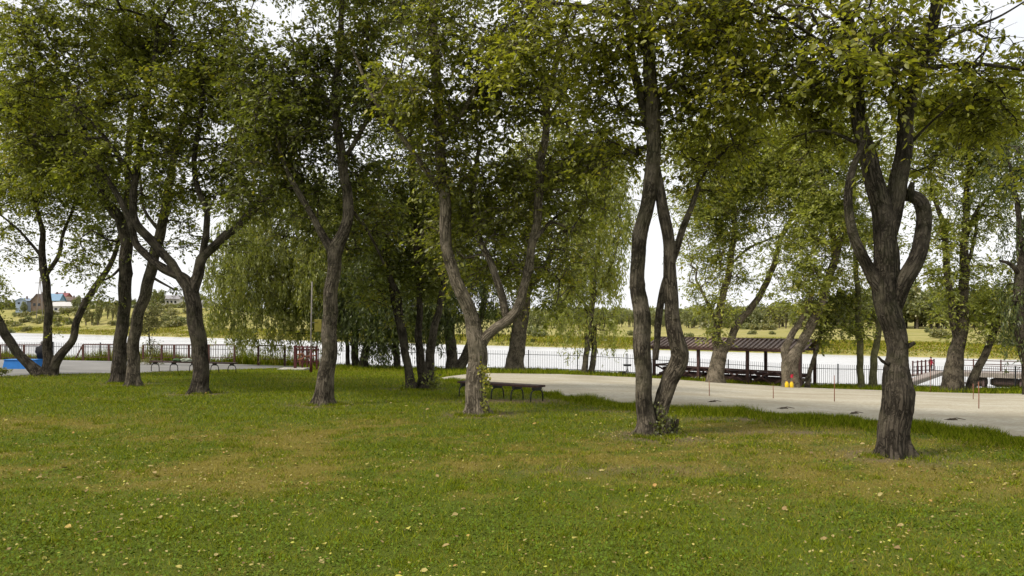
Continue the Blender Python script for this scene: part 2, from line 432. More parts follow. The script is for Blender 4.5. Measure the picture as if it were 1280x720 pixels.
# ------------------------------------------------------------------ grass
def blades(X, Y, h, w, name, mat, label, lean=.5, dry=None):
    n = len(X); Z = ground(X, Y)-.005
    az = rng.random(n)*2*np.pi; wx = np.cos(az)*w/2; wy = np.sin(az)*w/2
    la = rng.random(n)*2*np.pi; lr = rng.random(n)**.7*lean*h*1.6
    v = np.empty((n, 3, 3)); v[:, 0] = np.stack([X-wx, Y-wy, Z], -1); v[:, 1] = np.stack([X+wx, Y+wy, Z], -1)
    v[:, 2] = np.stack([X+np.cos(la)*lr, Y+np.sin(la)*lr, Z+h], -1)
    me = mesh_np(name, v.reshape(-1, 3), np.arange(n*3).reshape(-1, 3), False, {'dry': ('FLOAT', np.repeat(dryness(X, Y) if dry is None else np.full(len(X), dry), 3))})
    o = link(name, me, mat); tag(o, label, 'grass', None, 'stuff'); return o
m, nt, out = new_mat('grass_blades')
rnd = N(nt, 'NewGeometry').outputs['Random Per Island']
g = ramp(nt, rnd, [(0, (.055,.085,.005)), (.5, (.15,.20,.009)), (1, (.32,.35,.02))])
s = ramp(nt, rnd, [(0, (.13,.115,.018)), (.5, (.26,.215,.036)), (1, (.43,.345,.08))])
mm = N(nt, 'Math', operation='ADD'); nt.links.new(attr(nt, 'dry'), mm.inputs[0])
m3 = N(nt, 'Math', operation='MULTIPLY_ADD'); m3.inputs[1].default_value = 9.7; m3.inputs[2].default_value = 0
fr = N(nt, 'Math', operation='FRACT'); nt.links.new(rnd, m3.inputs[0]); nt.links.new(m3.outputs[0], fr.inputs[0]); nt.links.new(fr.outputs[0], mm.inputs[1])
c = mix(nt, ramp(nt, mm.outputs[0], [(.84, 0.), (1.0, 1.)]), g, s)
d = nt.nodes.new('ShaderNodeBsdfDiffuse'); t = nt.nodes.new('ShaderNodeBsdfTranslucent'); ms = nt.nodes.new('ShaderNodeMixShader'); ms.inputs[0].default_value = .3
nt.links.new(c, d.inputs[0]); nt.links.new(c, t.inputs[0]); nt.links.new(d.outputs[0], ms.inputs[1]); nt.links.new(t.outputs[0], ms.inputs[2]); nt.links.new(ms.outputs[0], out.inputs[0])
M['grass'] = m
M['clover'] = paint('clover', (.085,.13,.012), .8, .3, 30, .1)
def sampleYX(n, y0, y1, p, um=.74):
    # pdf(Y) ~ Y^p
    q = rng.random(n); a, b = y0**(p+1), y1**(p+1); Y = (a+q*(b-a))**(1/(p+1)); X = (rng.random(n)*2-1)*um*Y
    return X, Y
X, Y = sampleYX(800000, 5., 54, -.6, .95)
clump = vnoise(X, Y, 5, 21)*.6+vnoise(X, Y, 14, 22)*.4
keep = (~in_sand(X, Y)) & (~in_pave(X, Y)) & (rng.random(len(X)) > bare_dirt(X, Y)*.9) & (rng.random(len(X)) < .35+1.1*clump)
X, Y, clump = X[keep], Y[keep], clump[keep]
sc = (Y/8)**.55
hh = (.018+.035*rng.random(len(X)))*sc*(.6+.9*clump)*(1-.4*dryness(X, Y))
blades(X, Y, hh, (.005+.005*rng.random(len(X)))*sc, 'lawn_grass', m, 'short mown green and straw coloured grass of the lawn', .9)
tx, ty = sampleYX(900, 5.5, 26, -.3); kk = ~in_sand(tx, ty) & ~in_pave(tx, ty); tx, ty = tx[kk], ty[kk]; rr_ = rng.uniform(.04, .22, len(tx))
for a_, b_, _r in TREE_FEET:
    th_ = rng.random(16)*6.28; rq = rng.uniform(.28, .5, 16); tx = np.r_[tx, a_+np.cos(th_)*rq]; ty = np.r_[ty, b_+np.sin(th_)*rq]; rr_ = np.r_[rr_, np.full(16, .1)]
ti = np.repeat(np.arange(len(tx)), 60); X = tx[ti]+rng.normal(0, 1, len(ti))*rr_[ti]; Y = ty[ti]+rng.normal(0, 1, len(ti))*rr_[ti]
blades(X, Y, rng.uniform(.03, .085, len(ti))*(Y/9)**.3, .007*(Y/8)**.5+.003*rng.random(len(ti)), 'grass_tufts', m, 'coarser darker grass tufts scattered over the lawn and round the trunks', .8, .02)
# ragged longer grass beside the sand and along the fence
us = rng.uniform(-.095, .72, 42000); base = sand_near(us)+wob(us*18, 1.5, .16)
Y = base-np.abs(rng.normal(0, .45, len(us)))*(1+.8*(vnoise(us*300, us*0, .12, 4)))+.12; X = us*Y
h = (.05+.13*rng.random(len(X)))*(.4+1.2*vnoise(X, Y, 1.6, 31))
blades(X, Y, h, .012+.01*rng.random(len(X)), 'verge_grass', m, 'longer ragged grass along the near edge of the sand', .6, .0)
us = rng.uniform(-.26, .8, 60000); Yf = np.interp(us, [-.3,-.24,0,.2,.4,.6,.8], [57.5,57.3,57.3,56.3,52.3,50.3,49])
Yn_ = np.where(us < -.09, 47, sand_far(us)); Y = Yn_+(Yf-Yn_)*rng.random(len(us))+.2; X = us*Y
h = (.08+.2*rng.random(len(X)))*(.4+1.2*vnoise(X, Y, .8, 33))
blades(X, Y, h, .025+.03*rng.random(len(X)), 'bank_grass', m, 'green grass strip on the river bank before the fence', .6, .05)
us = rng.uniform(-.72, -.24, 26000); Y = 57.2+rng.random(len(us))*3.2; X = us*Y
blades(X, Y, (.25+.75*rng.random(len(X)))*(.2+1.2*vnoise(X, Y, .5, 35)), .03+.03*rng.random(len(X)), 'reeds', m, 'tall pale green weeds behind the left railing', .35, .15)
# shaggy grass on the far bank
def bank_tufts(n, s0, s1, u0, u1, hmax, name, label, mat, dry=None):
    u = rng.uniform(u0, u1, n); Ys = 5600/(37.7+27*u); Y = Ys+rng.uniform(s0, s1, n)*1.1; X = u*Y
    k = vnoise(X, Y, .12, 41)
    blades(X, Y, hmax*(.25+.75*rng.random(n))*(.3+.9*k), .10+.12*rng.random(n), name, mat, label, .7, dry)
bank_tufts(90000, .5, 20, -.75, .85, .7, 'far_bank_grass', 'rough uncut grass on the far river bank', m, .45)

# leaf litter on the lawn
def leaf_quads(C, D, Nn, L, W, six=True):
    n = len(C); D = D/np.linalg.norm(D, axis=1)[:, None]; S = np.cross(D, Nn); S /= np.linalg.norm(S, axis=1)[:, None]+1e-9
    U = np.cross(S, D); L = L[:, None]; W = W[:, None]
    if six:
        v = np.stack([C, C+D*L*.33+S*W*.5+U*W*.12, C+D*L*.72+S*W*.36+U*W*.1, C+D*L-U*L*.06, C+D*L*.72-S*W*.36+U*W*.1, C+D*L*.33-S*W*.5+U*W*.12], 1)
        b = np.arange(n)[:, None]*6
        q = np.concatenate([b+np.array([[0,1,2,3]]), b+np.array([[0,3,4,5]])], 1).reshape(-1, 4)
    else:
        v = np.stack([C, C+D*L*.45+S*W*.5, C+D*L, C+D*L*.45-S*W*.5], 1); q = np.arange(n*4).reshape(-1, 4)
    return v.reshape(-1, 3), q
m, nt, out = new_mat('fallen_leaf')
rnd = N(nt, 'NewGeometry').outputs['Random Per Island']
c = ramp(nt, rnd, [(0, (.16,.10,.045)), (.3, (.30,.22,.09)), (.5, (.34,.28,.11)), (.78, (.36,.31,.07)), (.9, (.40,.41,.07)), (.97, (.38,.22,.07))])
principled(nt, out, c, .7, .25)
n1 = 17000
X, Y = sampleYX(n1, 5., 24, -.5, .9)
k = (~in_sand(X, Y)) & (rng.random(n1) < .12+.9*vnoise(X, Y, .6, 51)**2+.45*dryness(X, Y)+sum(.7*np.exp(-((X-a_)**2+(Y-b_)**2)/2.2) for a_, b_, _r in TREE_FEET)); X, Y = X[k], Y[k]
big = (rng.random(len(X)) < .035)
L = np.where(big, rng.uniform(.06, .10, len(X)), rng.uniform(.02, .045, len(X)))
C = np.stack([X, Y, ground(X, Y)+.018+.02*rng.random(len(X))], -1)
a = rng.random(len(X))*6.28; D = np.stack([np.cos(a), np.sin(a), rng.normal(0, .25, len(X))], -1); Nn = np.stack([rng.normal(0,.35,len(X)), rng.normal(0,.35,len(X)), np.ones(len(X))], -1)
v, q = leaf_quads(C, D, Nn, L, L*rng.uniform(.5, .85, len(X)))
tag(link('fallen_leaves', mesh_np('fallen_leaves', v, q), m), 'small yellow and tan fallen leaves littering the lawn', 'leaf litter', None, 'stuff')
# clover and plantain rosettes
X, Y = sampleYX(70000, 5., 15, -.6); k = (rng.random(len(X)) < (1-dryness(X, Y))*vnoise(X, Y, .9, 53)*1.4) & ~in_sand(X, Y); X, Y = X[k], Y[k]
C = np.stack([X, Y, ground(X, Y)+.01+.025*rng.random(len(X))], -1); a = rng.random(len(X))*6.28
D = np.stack([np.cos(a), np.sin(a), .3+.3*rng.random(len(X))], -1); Nn = np.stack([rng.normal(0,.4,len(X)), rng.normal(0,.4,len(X)), np.ones(len(X))], -1)
L = rng.uniform(.015, .04, len(X)); v, q = leaf_quads(C, D, Nn, L, L*.7, False)
tag(link('clover', mesh_np('clover', v, q), M['clover']), 'low clover and broad leaved weeds in the lawn', 'clover', None, 'stuff')

# ------------------------------------------------------------------ trees
def bark_coords(path, n, rad):
    d = np.r_[0, np.cumsum(np.linalg.norm(np.diff(path, axis=0), axis=1))]
    th = np.linspace(0, 2*np.pi, n, endpoint=False)
    return np.stack([np.cos(th)[None]*rad[:, None]+path[0][0]*3, np.sin(th)[None]*rad[:, None]+path[0][1]*3, np.repeat(d[:, None], n, 1)], -1).reshape(-1, 3)

def make_tree(name, label, Y, base_px, stems, clumps, leaf='elm', bark='bark', L=.09, aspect=.55, lai=2.0, per=46, spread=.38,
              mode='leaf', r_tip=.0075, sides=20, step=.1, rough=1.0, six=True, group=None, extra=None, cat='tree', seed=1, flare=.3):
    rg = np.random.default_rng(seed)
    bx = (base_px-CX)/F*Y; B = np.array([bx, Y, gz(bx, Y)])
    root = empty(name, B, label, cat, group)
    VV, QQ, AA = [], [], []; off = 0
    nodes, nrad, ndir = [], [], []
    for si, st in enumerate(stems):
        pts = []
        for p in st:
            dz = p[3] if len(p) > 3 else 0
            w = P(p[0], p[1], Y+dz); pts.append([*w, max(p[2], 1)*(Y+dz)/F/2*(WK.get(name, .92) if six else 1)])
        pts = np.array(pts)
        low = si == 0 or st[0][1] > stems[0][0][1]-16
        if low:
            g0 = gz(pts[0][0], pts[0][1]); pts[0][2] = g0-.12
        path = catmull(pts, step); rad = np.maximum(path[:, 3], .006); path = path[:, :3]-B
        # small natural kinks
        dd = np.r_[0, np.cumsum(np.linalg.norm(np.diff(path, axis=0), axis=1))]
        ph = rg.random(6)*6.28
        amp = np.minimum(rad*.18, .035)*rough*np.minimum(1, dd/.5)
        path[:, 0] += amp*(np.sin(dd*2.3+ph[0])+.5*np.sin(dd*6.1+ph[1])); path[:, 1] += amp*(np.sin(dd*1.9+ph[2])+.5*np.sin(dd*5.3+ph[3]))
        ns = sides*2 if rad.max() > .05 and sides >= 16 else (sides if rad.max() > .05 else 8)
        th = np.linspace(0, 2*np.pi, ns, endpoint=False)
        if sides >= 16:
            dl_ = dd[:, None]; t_ = th[None]; ridge = 1+rough*(.05*np.sin(2*t_+ph[4]+.9*np.sin(dl_*.8+ph[1]))+.04*np.sin(3*t_+ph[4]+dl_*.9+.6*np.sin(dl_*2.3)))
            for k_, am in ((5, .024), (7, .020), (9, .018), (12, .016), (16, .014)):
                ridge = ridge+am*rough*np.sin(k_*t_+rg.random()*6.28+1.4*np.sin(dl_*rg.uniform(.8, 1.6)+rg.random()*6.28)+.5*np.sin(dl_*rg.uniform(3, 5)))*(.6+.6*np.sin(dl_*rg.uniform(2, 5)+rg.random()*6))
            for _ in range(max(2, int(dd[-1]*1.3))):      # burls and old branch scars
                c_, a_, w_ = rg.random()*dd[-1], rg.random()*6.28, rg.uniform(.06, .14)
                ridge = ridge+rg.uniform(.08, .24)*rough*np.exp(-((dl_-c_)/w_)**2-((1-np.cos(t_-a_))/.16))
            ridge = ridge+rg.normal(0, .010, (len(path), ns))
        else: ridge = np.ones((len(path), ns))+rg.normal(0, .02, (len(path), ns))
        if low:
            hgt = np.maximum(path[:, 2]-path[0][2]-.12, 0)
            ridge = ridge*(1+flare*np.exp(-hgt/.13)[:, None]*(1+.8*np.sin(5*th[None]+ph[3])+.5*np.sin(3*th[None]+ph[1]))+flare*.35*np.exp(-hgt/.45)[:, None]*np.sin(5*th[None]+ph[3]))
        v, q = tube(path, rad, ns, ridge=ridge)
        VV.append(v); QQ.append(q+off); AA.append(bark_coords(path, ns, rad)); off += len(v)
        top = path[:, 2].max(); ok = path[:, 2] > (0.42*(EYE-(stems[0][0][1]-HY)/F*Y*0+1) if False else 0)
        startfrac = .45 if si == 0 else .1
        k0 = int(len(path)*startfrac)
        for i in range(k0, len(path), max(1, int(.25/step))):
            nodes.append(path[i]); nrad.append(rad[i]); ndir.append(path[min(i+1, len(path)-1)]-path[max(i-1, 0)])
        nodes.append(path[-1]); nrad.append(rad[-1]); ndir.append(path[-1]-path[-2])
    # foliage targets
    tips, tipn = [], []
    s_leaf = L*L*aspect*.62*.55; lai = lai*LAIK[0 if six else 1]
    for c in clumps:
        x, y, rx, ry = c[:4]; dz = c[4] if len(c) > 4 else 0; rd = c[5] if len(c) > 5 else None; k = c[6] if len(c) > 6 else 1
        Yc = Y+dz; A = math.pi*rx*ry*(Yc/F)**2; rd = rd or min(max(rx, ry)*Yc/F, 2.2)
        nl = lai*k*A/s_leaf; nt_ = max(2, int(nl/per))
        d = rg.normal(size=(nt_, 3)); d /= np.linalg.norm(d, axis=1)[:, None]; d *= (rg.random(nt_)**.45*np.where(rg.random(nt_) < .16, rg.uniform(1, 1.45, nt_), 1))[:, None]
        cc = P(x, y, Yc)-B
        tips.append(cc+d*np.array([rx*Yc/F, rd, ry*Yc/F])); tipn.append(np.full(nt_, nl/nt_))
    if tips:
        tips = np.vstack(tips); tipn = np.concatenate(tipn)
        gapn = vnoise(tips[:, 0]+tips[:, 1]*.6+seed*3, tips[:, 2]+tips[:, 1]*.5, .9 if six else .45, seed+60)
        vis = (tips[:, 2]+B[2]-EYE)*F/(tips[:, 1]+B[1]) < 400
        kp = (gapn > .20+.12*rg.random(len(tips))) | ~vis | (not six); tips = tips[kp]; tipn = tipn[kp]*rg.choice([.45, .8, 1.1, 1.7], kp.sum())
        gzt = ground(tips[:, 0]+B[0], tips[:, 1]+B[1])-B[2]; tips[:, 2] = np.maximum(tips[:, 2], gzt+.3)
        nodes = np.array(nodes); cap = len(nodes)+len(tips)*4
        NP = np.zeros((cap, 3)); NP[:len(nodes)] = nodes; n = len(nodes); par = [-1]*n; nr = list(nrad); nd = [x/(np.linalg.norm(x)+1e-9) for x in ndir]
        dist = np.array([np.min(np.linalg.norm(nodes-t, axis=1)) for t in tips]); order = np.argsort(dist)
        branches = []; cnt = [0]*n
        for ti in order:
            t = tips[ti]; dv = t-NP[:n]; dl = np.linalg.norm(dv, axis=1)
            cost = dl+.5*np.maximum(0, -dv[:, 2])
            a = int(np.argmin(cost)); p0 = NP[a].copy(); ln = dl[a]
            K = 3
            d0 = nd[a]*.45+dv[a]/(ln+1e-6)*.7; d0 /= np.linalg.norm(d0)+1e-9
            c1 = p0+d0*ln*.4; c2 = t-(dv[a]/(ln+1e-6)*.6+np.array([0, 0, -.15]))*ln*.35
            prev = a; ids = [a]
            for j in range(1, K+1):
                s_ = j/K; q_ = (1-s_)**3*p0+3*(1-s_)**2*s_*c1+3*(1-s_)*s_*s_*c2+s_**3*t
                if j < K: q_ = q_+rg.normal(0, .03*ln, 3)
                NP[n] = q_; par.append(prev); cnt.append(0); nr.append(0)
                x = q_-NP[prev]; nd.append(x/(np.linalg.norm(x)+1e-9)); prev = n; ids.append(n); n += 1
            branches.append(ids)
            k_ = prev
            while k_ >= 0: cnt[k_] += 1; k_ = par[k_]
        for ids in branches:
            r = [r_tip*math.sqrt(max(cnt[i], 1)) for i in ids[1:]]
            r0 = min(r[0]*1.15, nr[ids[0]] if nr[ids[0]] > 0 else 9)
            rr = np.array([r0]+r); rr = np.minimum(rr, .9*max(nr[ids[0]], rr[0])); 
            for i, x in zip(ids[1:], rr[1:]): nr[i] = x
            rr[-1] = min(rr[-1], r_tip)
            pth = NP[ids]; nsd = 4 if rr[0] < .03 else 6
            v, q = tube(pth, rr, nsd)
            VV.append(v); QQ.append(q+off); AA.append(bark_coords(pth, nsd, rr)); off += len(v)
    if len(clumps):
        cntl = np.maximum(1, (tipn*rg.uniform(.5, 1.5, len(tips))).astype(int))
        T = np.repeat(tips, cntl, 0); nl = len(T)
        if mode == 'leaf':
            # leaves sit along thin drooping sprays that start at each twig tip
            nspr = 6; nt2 = len(tips); sid = rg.integers(0, nspr, nl); ttip = np.repeat(np.arange(nt2), cntl)
            sd = rg.normal(size=(nt2, nspr, 3)); sd[..., 2] = sd[..., 2]*.45; sd /= np.linalg.norm(sd, axis=2)[..., None]
            sl = spread*rg.uniform(1.1, 2.3, (nt2, nspr)); dr = rg.uniform(.15, .7, (nt2, nspr))
            al = rg.random(nl)**.75; dirs = sd[ttip, sid]; ln_ = sl[ttip, sid]
            C = T+dirs*(al*ln_)[:, None]; C[:, 2] -= al**2*ln_*dr[ttip, sid]; C += rg.normal(0, L*.22, (nl, 3))
            sidev = np.cross(dirs, [0, 0, 1.]); D = dirs*.5+sidev*np.where(rg.random(nl) < .5, -1, 1)[:, None]*.8+rg.normal(0, .35, (nl, 3)); D[:, 2] -= .35
            Nn = rg.normal(0, .5, (nl, 3)); Nn[:, 2] += 1.
            Ls = L*rg.uniform(.55, 1.35, nl)
            if six:
                o_ = tips[:, None]; e_ = o_+sd*sl[..., None]; e_[..., 2] -= sl*dr; m_ = o_+sd*(sl*.5)[..., None]; m_[..., 2] -= sl*dr*.25
                k3 = np.array([[0,0,1.],[.87,0,-.5],[-.87,0,-.5]]); rr_ = (.0055, .0042, .002)
                vv_ = np.stack([p_[..., None, :]+k3*r_ for p_, r_ in zip((o_+0*sd, m_, e_), rr_)], 2).reshape(-1, 3)
                nb = nt2*nspr; qq_ = []
                for a_ in (0, 3):
                    for x_ in range(3): qq_.append([a_+x_, a_+(x_+1) % 3, a_+3+(x_+1) % 3, a_+3+x_])
                qq_ = (np.arange(nb)[:, None, None]*9+np.array(qq_)[None]).reshape(-1, 4)
                VV.append(vv_); QQ.append(qq_+off); AA.append(vv_); off += len(vv_)
        else:
            # hanging willow strands
            nspr = 4; sid = rg.integers(0, nspr, nl); ttip = np.repeat(np.arange(len(tips)), cntl)
            so = rg.normal(0, spread*.8, (len(tips), nspr, 3)); so[..., 2] *= .4; ln = rg.uniform(.5, 1.7, (len(tips), nspr))*spread*2.2
            al = rg.random(nl); o_ = so[ttip, sid]
            C = T+o_*(np.minimum(1, al*2.2))[:, None]; C[:, 2] -= al*ln[ttip, sid]; C[:, 2] += .3*spread; C += rg.normal(0, spread*.10, (nl, 3))
            D = rg.normal(0, .45, (nl, 3)); D[:, 2] -= 1.
            Nn = rg.normal(0, 1, (nl, 3)); Ls = L*rg.uniform(.6, 1.3, nl)
        v, q = leaf_quads(C, D, Nn, Ls, Ls*aspect, six)
        link('crown', mesh_np('crown', v, q), M[leaf], root)
    tr = mesh_np('trunk', np.vstack(VV), np.vstack(QQ), True, {'bark': ('FLOAT_VECTOR', np.vstack(AA))})
    link('trunk', tr, M[bark], root)
    STAT.append((name, Y, sum(1 for _ in [0]) and (nl if len(clumps) else 0)))
    return root, B
WK = {'looped_limb_tree': .86}; STAT = []; LAIK = (1.28, 1.8)

# -- right foreground tree with the looped limb
TR9, B9 = make_tree('looped_limb_tree', 'large dark tree in the right foreground with a limb curling round in a loop', 12.7, 1119,
 [[(1119,574,50),(1117,545,43),(1118,490,43),(1124,445,29),(1121,415,31),(1109,355,36),(1103,300,31),(1097,250,28),(1088,200,24),(1076,150,20),(1068,90,17,.2),(1060,20,14,.5),(1050,-80,9,.8)],
  [(1106,368,20),(1089,343,17),(1072,305,14,-.1),(1060,255,12,-.2),(1065,215,10,-.3),(1080,175,6,-.4)],
  [(1106,320,24),(1112,268,26),(1122,228,25),(1133,180,22),(1137,130,21),(1150,80,18,-.2),(1168,10,16,-.4),(1185,-80,10,-.6)],
  [(1117,390,20),(1131,352,24,-.1),(1147,314,23,-.15),(1155,280,22,-.15),(1152,257,21,-.12),(1142,246,19,-.08),(1127,243,17),(1106,238,12)],
  [(1140,250,10,-.1),(1139,236,9,-.16),(1141,228,6,-.2)],
  [(1147,86,9,-.2),(1220,80,6,-.4),(1310,92,3,-.6)], [(1160,60,7,-.3),(1205,38,5),(1250,20,3,.3),(1300,-10,2,.4)],
  [(1137,180,5),(1165,152,3,-.3),(1192,128,2,-.5)], [(1070,178,6),(1030,163,4,.2),(990,172,2,.4)],
  [(1072,110,8),(1020,50,6,-.8),(960,10,4,-1.4)], [(1060,30,8),(1000,-30,5,1),(930,-60,3,1.5)], [(1122,438,9),(1136,432,7,-.05),(1144,428,5,-.1)], [(1116,456,7),(1104,452,5,-.06),(1098,446,3,-.1)]],
 [(960,30,110,50,.6),(1060,50,90,55,0),(1170,35,90,50,0),(1250,85,70,45,0),(1010,108,60,34,.3),(1120,95,60,40,-.6),(1155,208,18,30,.2,.4,.9),(1180,120,60,40,.6),(1020,170,50,30,1.2,.8,.7),(1265,205,34,34,1,.8,.8),(1235,150,45,28,.8),
  (930,95,60,34,.8),(1090,175,22,22,-.2,.5,.5),(1110,-10,90,40,-2.6,1.2,.5),(1060,60,60,35,-2.2,.9,.35),(900,20,60,40,1.5),
  (1000,-150,190,110,0,3.2,1.0),(1190,-150,180,110,0,3.2,1.0),(960,85,60,45,.6),(1060,118,70,30,.6),(1210,120,60,40,.8)], leaf='autumn', bark='bark_dark', L=.10, lai=1.55, sides=26, step=.04, seed=9, rough=1.1)

TR8, B8 = make_tree('twin_trunk_tree', 'foreground tree with two wavy intertwined trunks and a cut stub at its foot', 15.0, 818,
 [[(810,550,30),(808,520,25),(806,480,22),(803,430,24),(798,380,22),(796,340,20),(803,290,20),(811,240,20),(815,190,20),(818,150,19),(815,100,18),(808,40,17),(800,-40,13,.3),(790,-120,8,.5)],
  [(824,550,24,.1),(825,510,21,.1),(835,480,22,.05),(849,450,24),(846,420,21),(839,370,18),(836,330,17),(833,290,16),(827,250,15),(819,200,13,.2),(805,140,13,.3),(793,90,12,.3),(785,20,10,.3),(770,-60,7)],
  [(819,450,8,.4),(826,380,10,.5),(840,330,9,.6),(852,290,9,.7),(865,255,7,.8),(877,225,5,.9)],
  [(834,552,10,-.15),(836,532,9,-.15),(837,522,7,-.15)],
  [(840,552,8,-.1),(844,536,7,-.1),(847,524,6,-.12)],
  [(805,60,9),(770,20,7,-.4),(715,6,5,-.8),(650,2,3,-1.2)], [(812,130,7),(850,100,6),(900,85,4,.3)], [(815,30,8),(860,-20,6),(920,-50,4)]],
 [(850,40,80,55,-.3),(760,75,50,40,.4),(905,110,60,42,.5),(700,30,75,42,-.6),(850,120,45,40,.4),(800,20,60,50,-1.2,1,.7),(655,75,60,40,-.8),(765,150,28,30,.6,.8,.8),(905,185,46,34,.9,1,.9),(940,60,60,50,.8,1.2,1),(780,200,34,26,1,1,.7),(850,180,40,30,.9,1,.8),(868,225,30,26,.8,.8,.8),(765,190,30,36,1,1,.8),
  (830,-140,190,110,0,3.3,1.0),(690,-120,110,90,0,3,.6),(930,150,50,40,1.2,1,.9),(740,130,50,36,.9,1,.9)], leaf='autumn', bark='bark', L=.10, lai=1.5, sides=22, step=.05, seed=8)

TR7, B7 = make_tree('ivy_tree', 'grey forked tree beside the near bench with ivy climbing its right side', solveY(596,518), 596,
 [[(596,520,32),(595,490,25),(595,440,25),(590,405,20),(583,375,18),(570,348,16),(558,310,15),(555,282,15),(557,255,15),(552,200,14),(548,150,13),(545,80,12),(540,0,10,.3),(532,-80,6,.5)],
  [(598,440,18),(606,424,15),(620,411,14),(638,397,14),(650,374,13,.1),(660,338,12,.1),(667,303,12,.1),(672,270,12,.1),(674,215,11),(682,170,10),(686,120,9),(697,70,7),(710,20,5)],
  [(634,399,11,.05),(630,385,11,.1),(619,345,10,.2),(610,322,9,.3),(598,292,8,.3),(590,240,6,.4),(600,180,5,.5)],
  [(556,245,9),(530,208,8,-.2),(500,168,6,-.5),(468,125,5,-.8),(440,60,3,-1)],
  [(686,150,5),(715,100,4,.2),(742,60,3,.3),(765,20,2,.3)], [(668,300,6),(690,275,4,.3),(712,262,3,.4)], [(552,180,7),(590,120,5,-.6),(620,60,3,-1)]],
 [(600,60,85,60,-.4),(520,110,60,50,-.5),(670,110,60,48,.2),(560,200,60,44,.2),(640,215,55,44,.4),(700,235,46,44,.8),(620,285,50,34,.8),(712,330,28,36,1,.9,.8),(560,30,70,50,-1.2,1.3,.7),(640,30,60,40,-1),
  (745,190,34,34,1,1,.8),(545,290,34,30,1,1,.8),(690,385,22,16,1.2,.8,.5),(655,330,34,26,1,1,.8),(575,325,26,24,.8,1,.6),(705,290,44,30,1.2,1.2,.9),(735,250,36,30,1.2,1,.7),(600,345,34,22,1.4,1,.6),(605,-120,180,100,-.5,3.6,1.0),(600,130,60,50,.2),(720,190,46,50,1.2,1,1),(590,250,50,36,.9,1,.9)], leaf='elm', bark='bark_light', L=.105, lai=1.7, sides=20, step=.06, seed=7)

TR5, B5 = make_tree('forked_tree', 'straight forked tree left of centre with a flared ribbed foot', solveY(405,506), 404,
 [[(404,509,30),(406,480,23),(410,440,20),(413,400,19),(416,350,17),(419,315,18),(430,288,15),(437,268,14),(434,240,13),(429,215,13),(424,180,12),(420,120,10),(425,50,8),(430,-30,5)],
  [(417,318,13),(402,292,10),(387,266,8,-.1),(373,240,8,-.2),(360,215,6,-.2),(345,170,5,-.3)], [(430,200,7),(460,150,6,-.3),(490,90,4,-.6)], [(423,150,7),(390,90,5,.3),(360,40,3,.5)],
  [(434,255,5,.1),(460,290,4,.4),(480,330,3,.6)]],
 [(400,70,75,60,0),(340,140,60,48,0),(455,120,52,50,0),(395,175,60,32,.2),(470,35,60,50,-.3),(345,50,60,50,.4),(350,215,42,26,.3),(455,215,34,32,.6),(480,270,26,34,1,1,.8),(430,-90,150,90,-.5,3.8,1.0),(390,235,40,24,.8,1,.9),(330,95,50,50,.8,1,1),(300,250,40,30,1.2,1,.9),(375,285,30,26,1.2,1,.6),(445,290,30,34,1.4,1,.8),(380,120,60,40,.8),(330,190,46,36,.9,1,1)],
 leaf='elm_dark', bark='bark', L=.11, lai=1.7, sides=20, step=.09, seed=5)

TR4, B4 = make_tree('spreading_tree', 'left tree with a thick trunk and wide spreading limbs above the long bench', solveY(248,492), 248,
 [[(249,494,26),(249,470,22),(249,430,21),(245,395,21),(239,370,20),(230,350,15),(203,335,12),(174,309,10),(164,282,9),(150,250,8),(128,215,7),(105,190,5)],
  [(238,366,14),(222,340,12),(196,309,12),(173,282,11),(167,255,10),(170,215,8),(178,160,7),(190,90,6),(200,20,4)],
  [(241,368,16),(247,345,15),(254,320,13),(278,298,12),(304,276,11),(328,250,9),(345,225,7),(365,190,5),(380,150,4)],
  [(253,325,10),(258,290,9),(258,264,8),(248,240,8),(243,205,7),(250,150,6),(255,90,4)], [(258,270,3),(265,255,3),(275,232,2)],
  [(168,225,6),(130,170,5,-.4),(90,130,3,-.8)]],
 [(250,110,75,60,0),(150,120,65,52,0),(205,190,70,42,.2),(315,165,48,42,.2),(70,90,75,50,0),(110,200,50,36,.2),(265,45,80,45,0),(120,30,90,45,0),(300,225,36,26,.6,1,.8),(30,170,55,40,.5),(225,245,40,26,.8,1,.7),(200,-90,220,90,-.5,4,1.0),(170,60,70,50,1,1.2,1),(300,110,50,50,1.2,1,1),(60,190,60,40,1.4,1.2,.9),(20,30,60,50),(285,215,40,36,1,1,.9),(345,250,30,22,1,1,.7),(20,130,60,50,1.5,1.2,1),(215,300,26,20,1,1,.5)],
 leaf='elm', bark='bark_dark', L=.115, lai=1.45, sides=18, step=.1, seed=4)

TR2, B2 = make_tree('leaning_crown_tree', 'upright left tree whose trunk bends away to the left at its top', solveY(149,479), 148,
 [[(148,481,22),(150,440,18),(154,390,16),(157,350,17),(156,300,16),(150,275,14),(138,255,13),(126,232,12),(115,190,11),(95,145,9),(60,112,7),(15,95,5)],
  [(156,305,11),(159,250,9),(161,180,8),(165,100,6),(160,40,4)], [(155,330,4),(140,345,3,-.4),(125,352,2,-.7)]],
 [(140,230,50,36,.5),(100,150,60,40,.6),(40,130,60,40,.4),(165,90,60,50,.6),(130,290,26,24,.4,1,.7),(125,348,18,10,-.6,.5,.7),(150,30,70,40,.8),(90,330,8,8,0,.5,.4),(110,310,34,22,.6,1,.7),(75,200,50,44,1,1.4,1),(128,365,20,8,-.6,.5,.7)],
 leaf='elm_dark', bark='bark_dark', L=.11, lai=1.4, sides=16, step=.12, seed=2)
